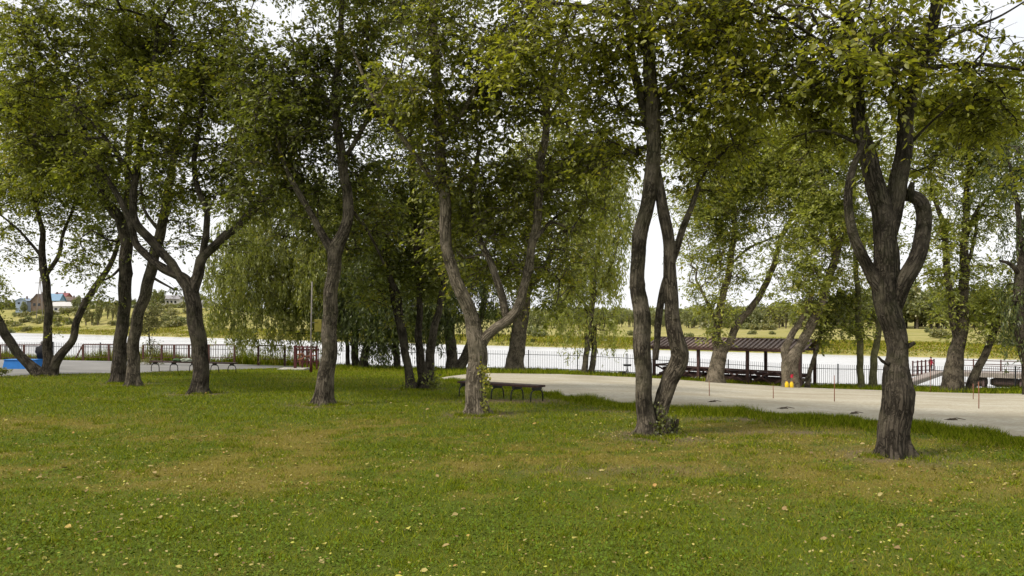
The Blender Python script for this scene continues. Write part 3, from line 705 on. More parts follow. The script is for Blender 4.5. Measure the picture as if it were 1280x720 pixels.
TR3, B3 = make_tree('slanting_tree', 'slimmer trunk slanting right, close beside the upright left tree', solveY(166,482)-.3, 167,
 [[(167,485,20),(166,450,15),(172,400,14),(186,350,14),(198,300,13),(206,260,11),(214,220,9),(222,170,7),(240,120,6),(250,60,4)],
  [(188,345,4),(205,355,3,-.3),(218,362,2,-.5)], [(200,290,5),(180,260,4,.3),(175,220,3,.5)]],
 [(225,170,48,40,.6),(205,240,40,28,.6),(245,90,50,40,.8),(190,310,16,16,.4,.8,.6),(212,362,18,7,-.4,.5,.7),(230,290,22,18,.8,1,.6),(185,350,12,10,.2,.6,.5),(285,300,34,16,1,1,.6)],
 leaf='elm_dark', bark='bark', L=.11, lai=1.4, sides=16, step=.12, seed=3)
TR1, B1 = make_tree('three_stem_tree', 'tree at the left edge splitting at the ground into three spreading stems', solveY(57,470), 57,
 [[(58,473,20),(60,455,12),(60,432,10),(60,392,9),(57,343,9),(52,319,8),(52,287,6),(44,250,5),(35,200,4)],
  [(54,473,16),(44,462,14),(28,447,11),(10,424,11),(0,404,10),(-18,370,8),(-30,310,6),(-25,240,4)],
  [(62,473,16),(71,452,12),(89,428,9),(97,396,8),(117,363,8),(141,323,6),(152,285,4),(160,240,3)],
  [(58,343,6),(73,319,5),(81,287,4),(91,262,3),(95,230,2)], [(53,322,4),(26,290,3),(0,268,2)]],
 [(40,170,60,34,0),(100,205,50,36,0),(55,245,56,30,0),(20,290,30,20,.3,1.2,.7),(95,275,40,18,.2,1,.7),(130,250,36,30,.3),(-18,350,26,44,0,1.2,.8),(22,318,26,12,.2,.8,.6),(60,130,80,34,.5),(150,300,20,14,0,.8,.6),(78,402,8,14,0,.5,.5),(100,330,40,14,.2,1,.45),(60,215,80,44,.8,1.4,1),(10,230,40,44,.5,1.2,1),(-10,400,20,16,0,.6,.6)],
 leaf='elm', bark='bark_dark', L=.12, lai=1.35, sides=16, step=.14, seed=11, six=False)

TR6, B6 = make_tree('many_stem_tree', 'dark multi-stemmed tree between the forked tree and the ivy tree', solveY(522,487), 524,
 [[(515,490,14),(513,470,11),(506,439,10),(500,397,9),(498,370,8),(489,350,7),(482,330,5),(470,290,4)],
  [(527,490,16,.3),(527,465,12,.3),(524,419,9,.3),(524,378,8,.3),(521,310,7,.3),(515,220,6,.3),(510,140,4)],
  [(534,490,16),(536,460,12),(538,433,11),(545,405,9),(550,383,8),(556,330,6),(565,270,5)],
  [(510,455,6,.2),(496,400,6,.4),(485,330,5,.5),(480,260,4,.6)]],
 [(500,230,55,50,0),(480,310,44,36,.4),(545,260,45,40,.5),(515,350,40,26,.6,1.2,.8),(510,150,60,48,.3),(500,-20,120,80,0,3.5,.8),(540,360,24,22,.6,1,.7),(465,360,30,24,.8,1,.9),(520,300,50,44,.8,1.2,1.1),(545,330,34,34,.8,1.2,1),(500,400,20,16,.6,.8,.5),(440,250,34,40,1,1.2,.9)],
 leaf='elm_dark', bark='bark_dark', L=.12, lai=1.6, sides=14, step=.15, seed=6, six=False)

# -- willows and trees by the river
def far_tree(name, label, Y, px, stems, clumps, **k):
    a = dict(mode='willow', L=.24, aspect=.26, lai=1.5, per=55, spread=.55, sides=12, step=.3, six=False, leaf='willow', r_tip=.012, flare=.15); a.update(k)
    return make_tree(name, label, Y, px, stems, clumps, **a)
far_tree('willow_tree', 'broad pale weeping willow behind the red railing, left of centre', 52, 441,
 [[(444,461,10),(444,430,9),(444,392,9),(440,340,8),(420,280,7),(380,240,5)],[(435,461,6),(433,420,5),(425,360,5),(390,310,4),(340,290,3)],[(440,340,6),(400,330,5),(350,350,3),(310,345,2)]],
 [(330,300,42,44,0,3),(300,335,40,40,-1,3),(345,370,38,44,0,3),(285,385,26,32,0,2,.8),(390,300,44,50,0,3),(395,380,44,44,1,3),(440,260,50,44,0,3),(370,240,50,36,0,3),(300,290,34,30,0,3,.8),(312,410,30,20,0,2,.6),(440,330,40,50,0,3),(355,415,26,16,0,2,.6),(360,340,60,50,1,3,1),(410,340,44,50,-1,3,1),(290,340,30,40,1,2.5,1)], seed=12, bark='bark_dark', leaf='willow_mid', spread=.42)
far_tree('willow_tree', 'dark willow with thick blackish trunks behind the many-stemmed tree', 51, 455,
 [[(452,461,9),(455,440,8),(463,415,7),(470,360,6),(475,300,5)],[(457,461,7),(460,430,6),(463,380,6)],[(497,462,8),(495,430,8),(493,390,7),(490,330,5)]],
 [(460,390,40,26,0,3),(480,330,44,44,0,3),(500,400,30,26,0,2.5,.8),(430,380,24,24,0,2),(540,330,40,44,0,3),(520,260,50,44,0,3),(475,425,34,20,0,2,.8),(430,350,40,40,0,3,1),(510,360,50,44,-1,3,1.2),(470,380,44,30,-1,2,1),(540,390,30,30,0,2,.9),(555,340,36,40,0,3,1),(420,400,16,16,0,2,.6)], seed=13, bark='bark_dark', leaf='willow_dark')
far_tree('riverside_tree', 'thick twin-footed trunk by the fence just left of the ivy tree', 53, 570,
 [[(565,464,15),(564,440,14),(562,400,12),(558,340,9),(555,280,6)],[(573,464,16),(583,440,11),(592,418,9),(603,390,7),(610,340,5)]],
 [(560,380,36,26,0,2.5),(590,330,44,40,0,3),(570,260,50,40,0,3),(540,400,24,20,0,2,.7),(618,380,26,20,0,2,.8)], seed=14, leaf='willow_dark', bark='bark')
far_tree('riverside_tree', 'stout grey trunk by the fence, seen just right of the ivy tree', 53, 644,
 [[(643,465,26),(645,440,21),(650,410,19),(654,380,17),(660,330,13),(664,280,9),(668,220,6)],[(655,370,8),(685,330,6),(700,290,4)]],
 [(660,350,44,30,0,2.5),(690,290,40,44,0,3),(640,270,50,44,0,3),(670,210,50,36,0,3),(700,370,24,18,0,2,.8),(725,230,44,50,0,3,1),(690,190,50,50,0,3,1),(650,320,44,36,0,3,1)], seed=15, leaf='elm', mode='leaf', L=.2, aspect=.5, bark='bark_light')
far_tree('willow_tree', 'small twin-trunked weeping willow alone on the bank left of the shelter', 50, 735,
 [[(731,472,8),(733,440,7),(737,405,8),(742,360,7),(748,310,5),(752,270,4)],[(739,473,8,.3),(742,440,7,.3),(743,408,7,.3)],[(738,395,5),(715,350,4),(705,310,3)],[(744,370,5),(765,330,4),(772,300,3)]],
 [(735,300,34,36,0,2.5,.8),(715,345,24,26,0,2,.9),(760,335,24,28,0,2,.9),(700,385,20,24,0,1.6,.7),(735,400,20,16,0,1.6,.7),(762,400,12,34,0,1.2,.7),(770,270,30,40,0,2,1),(755,215,40,40,0,2.5,1),(735,340,30,40,0,2,.9),(712,410,16,18,0,1.4,.5),(745,260,36,26,0,2,.6)], seed=16, leaf='willow', bark='bark')
far_tree('riverside_tree', 'leaning forked tree growing in front of the shelter roof', 46.8, 893,
 [[(894,479,24),(895,460,20),(900,440,18),(896,421,11),(897,405,10),(903,375,9),(912,333,8),(918,290,7),(916,259,6),(924,225,4),(930,180,3)],
  [(902,442,12),(911,428,10),(924,403,9),(952,366,8),(969,325,7),(978,294,6),(998,257,5),(1012,225,3)],[(914,330,3),(938,309,3),(975,294,2)],[(898,410,5),(885,380,4),(870,350,3)]],
 [(900,330,32,34,0,2,.6),(905,385,26,26,0,1.6,.6),(878,365,22,26,0,1.6,.55),(925,265,36,34,0,2,.7),(890,250,34,34,0,2,.6),(930,200,44,36,0,2.5,.8),(1000,235,34,28,0,2,.6),(885,415,16,12,0,1.2,.35),(960,180,60,50,0,3,1.1),(880,180,50,44,0,3,1.1),(905,230,50,36,0,2.5,1),(865,300,20,40,0,2,.5),(935,345,14,14,0,1,.4),(880,260,46,34,0,2.5,.9),(945,235,50,34,0,2.5,.9),(900,300,40,30,0,2,.7),(1005,200,40,40,0,2.5,.8),(955,300,16,14,0,1,.4)], seed=17, mode='leaf', L=.21, aspect=.36, spread=.5, leaf='willow', bark='bark_light', lai=1.9)
far_tree('riverside_tree', 'forked tree leaning right over the right end of the shelter roof', 44.6, 990,
 [[(989,485,22),(988,465,21),(988,450,20),(997,436,13),(1010,416,12),(1027,375,11),(1037,346,10),(1043,317,9),(1040,280,7),(1030,230,5),(1025,190,4)],
  [(984,452,13),(982,436,10),(992,414,8),(1005,396,7),(1014,370,5)],[(1040,335,6),(1050,308,5),(1062,280,3)]],
 [(1005,330,36,34,0,2.2,.8),(1020,270,40,36,0,2.4,.8),(1000,200,50,40,0,3,.9),(1050,250,36,36,0,2,.7),(985,370,22,20,0,1.5,.6),(1010,380,22,16,0,1.5,.7),(1050,340,16,20,0,1.5,.6),(1040,160,60,50,0,3,1),(1010,235,50,36,0,2.5,1),(1000,290,40,36,0,2.4,.9),(1055,300,26,36,0,2,.8),(1020,350,26,20,0,1.6,.8),(965,330,14,18,0,1,.5)], seed=18, mode='leaf', L=.21, aspect=.36, spread=.5, leaf='willow', bark='bark_light', lai=1.9)
far_tree('shrubby_tree', 'small dark green tree with a thin crooked stem at the shelter corner', 45.4, 1011,
 [[(1009,488,7),(1012,468,6),(1018,445,5),(1026,420,4),(1035,395,3)],[(1013,466,3),(1004,476,2,-.3),(998,470,2,-.5)]],
 [(1038,395,26,22,0,1.4,1.2),(1055,370,24,22,0,1.4,1.1),(1060,412,18,12,0,1,.9),(1030,418,16,14,0,1,.8),(1025,375,20,16,0,1,.9)], mode='leaf', L=.17, aspect=.55, leaf='elm_dark', seed=19, spread=.4, lai=1.5)
far_tree('slim_tree', 'pair of slim mossy stems on the bank just left of the looped-limb tree', 45.5, 1082,
 [[(1077,487,9),(1076,465,8),(1074,430,8),(1073,390,7),(1070,330,6),(1066,270,4),(1070,200,3)],[(1090,488,11),(1091,465,9),(1096,430,8),(1099,400,6),(1104,360,5),(1100,300,3)]],
 [(1072,340,16,34,0,1.3,.7),(1066,270,28,34,0,1.8,.8),(1100,300,24,34,0,1.6,.7),(1098,380,10,20,0,.8,.5),(1078,400,7,26,0,.7,.6),(1080,200,44,40,0,2.5,.8)], seed=20, mode='leaf', L=.21, aspect=.36, spread=.5, bark='bark_moss', leaf='willow', lai=1.8)
far_tree('riverside_tree', 'tall branching tree with a thick foot in front of the pier', 44, 1190,
 [[(1191,493,28),(1191,470,24),(1195,445,19),(1201,415,15),(1204,380,13),(1205,340,11),(1206,300,9),(1208,250,7),(1212,195,5)],
  [(1198,430,10),(1190,385,9),(1184,340,8),(1180,290,7),(1172,260,5),(1160,235,4)],[(1205,310,5),(1218,268,5),(1240,242,4),(1266,218,3)],[(1205,345,5),(1218,300,4),(1222,260,3)]],
 [(1190,190,50,40,0,2.6,.9),(1240,200,44,36,0,2.4,.8),(1165,235,28,26,0,2,.7),(1215,250,34,24,0,2,.6),(1175,330,20,24,0,1.6,.55),(1225,380,30,26,0,1.8,.8),(1180,375,16,22,0,1.4,.6),(1215,410,24,14,0,1.4,.7),(1160,150,46,40,0,3,.8),(1250,150,50,50,0,3,1.1),(1200,140,60,50,0,3,1.1),(1235,335,26,20,0,1.4,.7),(1200,290,40,30,0,2,.6),(1170,290,26,30,0,1.8,.6),(1250,260,36,30,0,2,.6),(1195,345,30,20,0,1.6,.6)], seed=21, mode='leaf', L=.21, aspect=.36, spread=.5, leaf='willow', bark='bark', lai=1.9)
far_tree('leaning_tree', 'short leaning trunk beside the pier, right of the thick-footed tree', 44.2, 1214,
 [[(1212,491,13),(1218,472,11),(1228,448,9),(1239,425,8),(1248,403,7),(1256,370,5)],[(1244,412,4),(1258,400,3)]],
 [(1250,380,30,26,0,1.8,.9),(1262,415,18,14,0,1.2,.8),(1240,405,20,12,0,1.2,.6),(1265,350,26,22,0,1.6,.5)], seed=22, leaf='elm_dark', mode='leaf', L=.16, aspect=.5, bark='bark', lai=1.4, spread=.4)
far_tree('edge_tree', 'dark tree cut off by the right edge of the view', 40, 1287,
 [[(1292,496,20),(1284,450,17),(1277,410,15),(1274,370,13),(1276,330,10),(1274,280,7),(1268,235,5),(1262,205,3)],[(1276,345,6),(1262,330,5,-.2),(1250,326,3,-.4)],[(1275,290,5),(1300,240,4),(1330,200,3)]],
 [(1285,370,34,34,0,1.6,.8),(1280,200,50,44,0,2.4,.9),(1262,290,22,16,0,1,.4),(1300,300,30,40,0,1.8,.7),(1275,420,16,14,0,1,.6)], seed=23, leaf='willow_dark', bark='bark_dark', lai=1.4)
far_tree('sapling', 'thin young tree standing behind the long bench on the pavement edge', 48, 187,
 [[(188,461,2.2),(188,440,1.8),(186,415,1.6),(185,395,1.2)],[(187,440,1),(192,428,.8)]],
 [(185,400,18,16,0,.8,1),(190,385,14,12,0,.7,.8),(190,432,7,12,0,.4,.6),(186,455,14,7,0,.6,.8),(176,412,8,8,0,.5,.7)], mode='leaf', L=.11, aspect=.5, leaf='fardry', seed=24, spread=.22, per=30, r_tip=.006, bark='bark')
far_tree('shrub', 'small dark shrub at the left edge of the lawn', 31, 1,
 [[(2,476,1.5),(2,468,1)]], [(1,467,8,8,0,.3,1.2)], mode='leaf', L=.07, aspect=.6, leaf='elm_dark', seed=25, spread=.1, per=30, r_tip=.004, cat='shrub')

# ivy and sprouts  as parts of their trees
def sprig(parent, B, Y, pts, n, L, mat, name='ivy', sd=.05):
    C = []
    for x, y, k in pts:
        c = P(x, y, Y)-B; C.append(c+rng.normal(0, sd, (int(n*k), 3))*np.array([1, .6, 2.0]))
    C = np.vstack(C); D = rng.normal(0, .6, C.shape); D[:, 2] -= .4; Nn = rng.normal(0, .5, C.shape); Nn[:, 1] -= 1
    Ls = L*rng.uniform(.6, 1.3, len(C)); v, q = leaf_quads(C, D, Nn, Ls, Ls*.8)
    link(name, mesh_np(name, v, q), M[mat], parent)
Y7 = TR7.location.y
sprig(TR7, B7, Y7-.22, [(606,512,1),(605,500,1),(607,488,1.3),(607,478,1.6),(605,468,1.6),(603,460,1),(609,470,.8)], 26, .055, 'autumn', 'ivy', .05)
sprig(TR8, B8, 14.8, [(822,535,1),(828,528,1.2),(826,515,1),(836,545,1.5),(843,540,1.5),(840,530,1.2),(848,546,.8),(818,545,.8)], 34, .05, 'elm_dark', 'foliage', .06)
sprig(TR6, B6, TR6.location.y-.3, [(540,478,2),(545,483,2),(512,486,1)], 60, .08, 'elm_dark', 'foliage', .12)

# ------------------------------------------------------------------ far bank vegetation and houses
def far_plant(name, kindlabel, h, w, nleaf, L, mat, shape, seed, trunk=True, cat='tree', group=None):
    rg = np.random.default_rng(seed); root = empty(name, (0,0,0), kindlabel, cat, group)
    k = 9; cen = rg.normal(0, .28, (k, 3)); cen[:, 2] = rg.uniform(-.25, .3, k)
    idx = rg.integers(0, k, nleaf); d = rg.normal(size=(nleaf, 3)); d /= np.linalg.norm(d, axis=1)[:, None]; d *= (rg.random(nleaf)**.4)[:, None]
    C = cen[idx]*np.array([w, w, h*.8])+d*np.array([w*.32, w*.32, h*.24])
    C[:, 2] += h*.56
    if shape == 'cone':
        t = np.clip(C[:, 2]/h, 0, 1); C[:, :2] *= (1.25*(1-t)+.12)[:, None]
    if shape == 'bush': C[:, 2] = np.abs(C[:, 2]-h*.2)
    D = rg.normal(size=(nleaf, 3)); D[:, 2] -= .5; Nn = rg.normal(size=(nleaf, 3)); Nn[:, 2] += .7; Ls = L*rg.uniform(.5, 1.3, nleaf)
    v, q = leaf_quads(C, D, Nn, Ls, Ls*.6, False)
    link('crown', mesh_np('crown', v, q), M[mat], root)
    if trunk:
        pth = np.array([[0,0,-.3],[.05*w,0,h*.3],[0,.04*w,h*.55],[.03*w,0,h*.9]])
        v1, q1 = tube(pth, np.array([.035,.026,.018,.006])*h, 7); 
        A1 = bark_coords(pth, 7, np.array([.03,.02,.015,.01])*h)
        link('trunk', mesh_np('trunk', v1, q1, True, {'bark': ('FLOAT_VECTOR', A1)}), M['bark_light' if shape == 'birch' else 'bark'], root)
    return root
G1 = 'broadleaf trees at the wood edge across the river'; G2 = 'conifers in the wood across the river'; G3 = 'round bushes on the far bank'; G4 = 'slender pale trees across the river'
LB = {'b': 'distant rounded broadleaf tree at the wood edge across the river', 'c': 'distant dark pointed conifer in the wood across the river',
      'u': 'low rounded bush on the meadow or bank across the river', 's': 'distant slender yellowish birch across the river'}
protos = {'b': [far_plant('broadleaf_tree', LB['b'], 9, 4.2, 1500, .75, 'far', 'round', 100+i, group=G1) for i in range(3)],
          'c': [far_plant('conifer_tree', LB['c'], 11, 3.4, 1300, .7, 'willow_dark', 'cone', 110+i, group=G2) for i in range(2)],
          'u': [far_plant('bush', LB['u'], 2.4, 2.4, 700, .42, 'fardry' if i else 'far', 'bush', 120+i, False, 'bush', G3) for i in range(3)],
          's': [far_plant('birch_tree', LB['s'], 9, 2.4, 900, .6, 'fardry', 'birch', 130+i, group=G4) for i in range(2)]}
used = set()
def put(kind, px, Y, s):
    pr = protos[kind][rng.integers(0, len(protos[kind]))]
    X = (px-CX)/F*Y; loc = (X, Y, gz(X, Y)-.15); rz = rng.random()*6.28; sc = (s*rng.uniform(.85, 1.15), s*rng.uniform(.85, 1.15), s*rng.uniform(.85, 1.15))
    if pr.name not in used:
        used.add(pr.name); pr.location = loc; pr.rotation_euler = (0, 0, rz); pr.scale = sc; return pr
    return copy_thing(pr, loc, rz, sc)
for i in range(95):   # wood edge, centre and right
    px = 655+rng.random()*280; put('b' if rng.random() < .75 else 's', px, 265+rng.random()*60, rng.uniform(.35, .68) if px > 800 else rng.uniform(.45, .8))
for i in range(150):
    px = 900+rng.random()*440; k = rng.random(); r_ = sstep(930, 1130, px)
    put('b' if k < .5 else ('c' if k < .75 and px > 1080 else 's'), px, 250+rng.random()*50, rng.uniform(.65, .95)+.6*float(r_))
for i in range(16): put('u', 880+rng.random()*170, 225+rng.random()*50, rng.uniform(1., 2.1))
for i in range(12): put('u', 660+rng.random()*640, 150+rng.random()*60, rng.uniform(.5, .9))
for px, Y, s in ((1175,150,1.1),(1180,152,.8),(672,160,1.2),(668,168,1.5),(1250,118,.9),(1268,116,1.1),(1258,121,.8)): put('u', px, Y, s)
# left bank
for i in range(30): put('u', -60+rng.random()*340, 250+rng.random()*45, rng.uniform(.7, 1.5))
for px, Y_ in ((28,300),(36,302),(48,296),(57,298),(64,300),(72,285),(85,280),(100,290),(110,292),(20,290),(210,300),(222,298)): put('u', px, Y_, rng.uniform(1.1,1.7))
for px, Y_ in ((20,322),(27,318),(34,320),(41,318),(49,320),(57,316),(63,314),(70,308),(79,308),(88,308),(96,310),(104,320),(110,322),(205,330),(214,328),(224,330)): put('u', px, Y_, rng.uniform(.8,1.4))
for px, Y_ in ((31,324),(62,318),(97,312),(112,325)): put('b', px, Y_, rng.uniform(.42,.6))
for i in range(12): put('s', 95+rng.random()*55, 262+rng.random()*25, rng.uniform(.5, .8))
for i in range(9): put('u', 190+rng.random()*50, 235+rng.random()*12, rng.uniform(.9, 1.5))
for i in range(26): put('b', -70+rng.random()*400, 385+rng.random()*60, rng.uniform(.35, .7))
for px, s in ((192,.9),(199,1.0),(245,.75),(252,.8),(236,.7),(285,.9),(300,1.),(318,1.),(340,1.)): put('b', px, 335, s)
# wood behind everything: one mass
def wood_mass():
    rg = np.random.default_rng(77); Cs = []
    for i in range(900):
        px = -150+rg.random()*1600; Y = 420+rg.random()*260; X = (px-CX)/F*Y; z = gz(X, Y); h = rg.uniform(5, 9)*(1+.5*float(sstep(950, 1150, px)))
        if px < 600: h *= .55
        k = 90; d = rg.normal(size=(k, 3)); d /= np.linalg.norm(d, axis=1)[:, None]; d *= (rg.random(k)**.4)[:, None]
        Cs.append(np.array([X, Y, z+h*.5])+d*np.array([h*.42, h*.42, h*.5]))
    C = np.vstack(Cs); n = len(C); D = rg.normal(size=(n, 3)); Nn = rg.normal(size=(n, 3)); Ls = rg.uniform(1.2, 2.6, n)
    v, q = leaf_quads(C, D, Nn, Ls, Ls*.7, False)
    o = link('distant_wood', mesh_np('distant_wood', v, q), M['far']); tag(o, 'far-off green wood along the horizon beyond the river', 'wood', None, 'stuff')
wood_mass()

def house(name, label, x0, x1, ytop, ybase, Y, wall, roof, wins=2, rise=.4, gable=False):
    W = (x1-x0)/F*Y; X = ((x0+x1)/2-CX)/F*Y; zb = EYE-(ybase-HY)/F*Y; H = (ybase-ytop)/F*Y
    g = gz(X, Y); r = empty(name, (X, Y, zb), label, 'house'); D = max(5, W*.6)
    wh = H*(1-rise); b = MB(); b.box((0, 0, (wh+min(0, g-zb)-.3)/2), (W, D, wh-min(0, g-zb)+.3))
    if gable: b.add([(-W/2,-D/2,wh),(W/2,-D/2,wh),(0,-D/2,H),(-W/2,D/2,wh),(W/2,D/2,wh),(0,D/2,H)], [(0,1,2),(3,5,4),(0,2,5,3),(1,4,5,2)])
    b.build('wall', wall, r)
    rf = MB(); e = .35; t = .18
    if gable:
        for s_ in (-1, 1): rf.bar((s_*(W/2+e)/2, 0, (wh+H)/2-e*.25+t), (s_*(W/2+e)/2+.001, 0, (wh+H)/2-e*.25+t), .01) if False else None
        for s_ in (-1, 1):
            x = s_*(W/2+e); zl = wh-e*(H-wh)/(W/2)
            vs = [(0,-D/2-e,H+.02),(x,-D/2-e,zl+.02),(x,D/2+e,zl+.02),(0,D/2+e,H+.02)]; vs += [(a,b_,c+t) for a,b_,c in vs]
            rf.add(vs, [(0,1,2,3),(4,7,6,5),(0,4,5,1),(1,5,6,2),(2,6,7,3),(3,7,4,0)])
    else:
        for s_ in (-1, 1):
            vs = [(-W/2-e,0,H),(W/2+e,0,H),(W/2+e,s_*(D/2+e),wh-.1),(-W/2-e,s_*(D/2+e),wh-.1)]; vs += [(a,b_,c+t) for a,b_,c in vs]
            rf.add(vs, [(0,1,2,3),(4,7,6,5),(0,4,5,1),(1,5,6,2),(2,6,7,3),(3,7,4,0)])
        for s_ in (-1, 1): rf.add([(s_*W/2,-D/2,wh),(s_*W/2,D/2,wh),(s_*W/2,0,H)], [(0,1,2)])
    rf.build('roof', roof, r)
    for i in range(wins):
        x = (i+.5)/wins*W*.8-W*.4; w = MB(); w.box((x, -D/2-.02, wh*.5), (min(1.1, W/wins*.4), .08, min(1.3, wh*.4))); w.build('window', M['glass'], r)
    ch = MB(); ch.box((W*.2, 0, H+.3), (.5,.5,1.2)); ch.build('chimney', M['brownroof'], r)
house('blue_house', 'small pale blue house with two dark windows on the far hill', 24, 38, 373, 382, 330, M['bluewall'], M['bluewall'], 2, .35, True)
house('log_house', 'brown gabled log house on the far hill behind the three-stem tree', 43, 58, 368, 385, 328, M['log'], M['brownroof'], 2, .5, True)
house('blue_roofed_building', 'wide building with a bright blue roof on the far hill', 56, 78, 367.5, 379, 345, M['white'], M['blueroof'], 3, .75)
house('red_roofed_house', 'low house with a red roof behind the blue-roofed building', 70, 86, 366.5, 374, 375, M['cream'], M['redroof'], 3, .6)
house('long_pale_shed', 'long whitish shed low on the far hill, right of the blue-roofed building', 68, 98, 378, 390, 318, M['white'], M['white'], 3, .4)
house('brown_roofed_house', 'grey-brown roofed house behind the long pale shed', 82, 97, 372, 380, 355, M['white'], M['brownroof'], 2, .5)
house('cream_house', 'small cream house at the right end of the far houses', 98, 106, 375, 384, 330, M['cream'], M['greyroof'], 1, .4, True)
house('grey_roofed_building', 'long whitish building with grey roof seen between the left trunks', 203, 227, 369.5, 381, 345, M['white'], M['greyroof'], 4, .4)
house('white_house', 'small white house seen right of the spreading tree trunk', 252, 264, 376, 385, 330, M['white'], M['greyroof'], 1, .4)
# wooden A-frame pylon
Yp = 300; Xp = (50-CX)/F*Yp; g = gz(Xp, Yp); r = empty('power_pylon', (Xp, Yp, g), 'wooden A-frame power pylon on the hill above the log house', 'pylon')
top = P(50, 346, Yp)-np.array([Xp, Yp, g]); b = MB()
b.tube([(-1.5,0,-.5), (0,0,top[2])], .16, 6); b.tube([(1.2,0,-.5), (0.05,0,top[2])], .16, 6); b.build('legs_frame', M['pole'], r)
b = MB(); b.bar((-1.8,-.1,top[2]-2.3), (1.8,-.1,top[2]-2.3), .2); b.build('crossarm', M['pole'], r)
# slender tower behind the loop
Yt = 420; Xt = (1119-CX)/F*Yt; g = gz(Xt, Yt); r = empty('slender_tower', (Xt, Yt, g), 'pale slender tower in the distance seen through the looped limb', 'tower')
H = EYE-(316-HY)/F*Yt-g; b = MB(); b.tube([(0,0,-1),(0,0,H*.5),(0,0,H)], [1.6,1.2,.95], 12); b.build('shaft', M['white'], r, True)
b = MB(); b.tube([(0,0,H-.2),(0,0,H+2)], 1.15, 12); b.build('cap_band', M['greyroof'], r)
b = MB(); b.tube([(0,0,H+1.5),(0,0,H+7)], .2, 6); b.bar((-1.2,0,H+4),(1.2,0,H+4),.2); b.build('antenna', M['pole'], r)

# ------------------------------------------------------------------ fences
def fence_line(pts, step):
    P_ = np.array(pts, float); d = np.r_[0, np.cumsum(np.linalg.norm(np.diff(P_, axis=0), axis=1))]
    t = np.arange(0, d[-1], step); return np.stack([np.interp(t, d, P_[:, 0]), np.interp(t, d, P_[:, 1])], -1)
fy = lambda px: float(np.interp((px-CX)/F, [-.75,-.3,-.24,0,.2,.4,.6,.8], [59.,58.6,58,57.5,56.5,52.5,50.5,49]))
fpts = [((px-CX)/F*fy(px), fy(px)) for px in np.linspace(-110, 1440, 60)]
posts = fence_line(fpts, 3.5); B = np.array([posts[0][0], posts[0][1], gz(*posts[0])])
fr_ = empty('bar_fence', B, 'long thin dark metal bar fence along the top of the river bank', 'fence')
FH = 1.45
for i, p in enumerate(posts):
    z = gz(*p); b = MB(); q = np.array([p[0], p[1], z])-B
    b.box((q[0], q[1], q[2]+FH/2), (.07, .07, FH+.12)); b.build('post', M['fence_metal'], fr_)
    if i+1 < len(posts):
        n = posts[i+1]; zn = gz(*n); qn = np.array([n[0], n[1], zn])-B; b = MB()
        for h in (.18, FH-.28): b.bar(q+[0,0,h], qn+[0,0,h], .03, .035)
        for k in range(1, 28):
            t = k/28; c = q*(1-t)+qn*t; b.bar(c+[0,0,.08], c+[0,0,FH], .019)
        b.build('panel', M['fence_metal'], fr_)

def railing(name, label, pxs, Y, top_row, mat, group=None, hr=None, slope_end=False):
    pts = [((px-CX)/F*Y(px), Y(px)) for px in pxs]
    B = np.array([pts[0][0], pts[0][1], gz(*pts[0])]); r = empty(name, B, label, 'railing', group)
    tops = []
    for k, p in enumerate(pts):
        z = gz(*p); zt = EYE-(top_row(pxs[k])-HY)/F*p[1]; q = np.array([p[0], p[1], z])-B
        b = MB(); b.box((q[0], q[1], (z+zt)/2-B[2]), (.13, .1, zt-z+.1)); b.build('post', mat, r); tops.append(np.array([p[0], p[1], zt])-B)
    b = MB()
    for a, c in zip(tops[:-1], tops[1:]): b.bar(a+[0,0,.05], c+[0,0,.05], .08, .08)
    if slope_end: b.bar(tops[0]+[0,0,.05], tops[0]+[-.55,0,-.95], .08)
    b.build('top_rail', mat, r)
    b = MB()
    for a, c in zip(tops[:-1], tops[1:]):
        b.bar(a-[0,0,.85], c-[0,0,.85], .04)
        n = int(np.linalg.norm(c-a)/.16)
        for k in range(1, n): t = k/n; m_ = a*(1-t)+c*t; b.bar(m_-[0,0,.85], m_, .018)
    b.build('bars', mat, r); return r
yy = lambda px: 56.8
M['red_brown'] = paint('red_brown_paint', (.095,.04,.032), .55, .3, 3)
railing('railing', 'short brown railing behind the blue block and seated person', (-60,-30,0,30,56), yy, lambda x: 432, M['brown_metal'])
railing('railing', 'brown railing section with a sloping end, left of the upright trunk', (104,136,168), yy, lambda x: 431.5, M['brown_metal'], slope_end=True)
railing('railing', 'long reddish-brown railing with thick posts behind the long bench', (179,202,218,236,261,293), yy, lambda x: 432, M['red_brown'])
railing('railing', 'orange-brown railing section right of the long bench under the willow', (323,356), lambda x: 53.5, lambda x: 433, M['red_brown'])

# red play structure / steps railing at the pavement end
Yr = 45.0; X0 = (369-CX)/F*Yr; g = gz(X0, Yr); r = empty('step_railing', (X0, Yr, g), 'dark red railing enclosure with curved bars at the pavement end', 'railing')
def lp(px, py, dy=0): return P(px, py, Yr+dy)-np.array([X0, Yr, g])
for px, dy, w in ((369,0,.14),(389.,-.6,.12),(378,.5,.08),(396,.4,.08),(384,1.,.07)):
    q = lp(px, 433, dy); z = gz(X0+q[0], Yr+dy)-g
    b = MB(); b.box((q[0], q[1], (q[2]+z)/2), (w, w, q[2]-z+.1)); b.build('post', M['red_paint'], r)
b = MB(); b.bar(lp(369,433.5), lp(389,434,-.6), .08); b.bar(lp(369,433.5), lp(396,434,.4), .08); b.bar(lp(389,434,-.6), lp(396,434,.4), .08); b.build('top_rail', M['red_paint'], r)
b = MB()
b.tube([lp(370,444),lp(373,443),(lp(378,442)),lp(381,445),lp(383,445.5),lp(387,445),lp(394,444.5)], .045, 6)
b.tube([lp(372,449.5),lp(377,449),lp(381,445.5)], .045, 6); b.bar(lp(375,434), lp(375,457), .05); b.build('curved_bars', M['rust'], r)
b = MB()
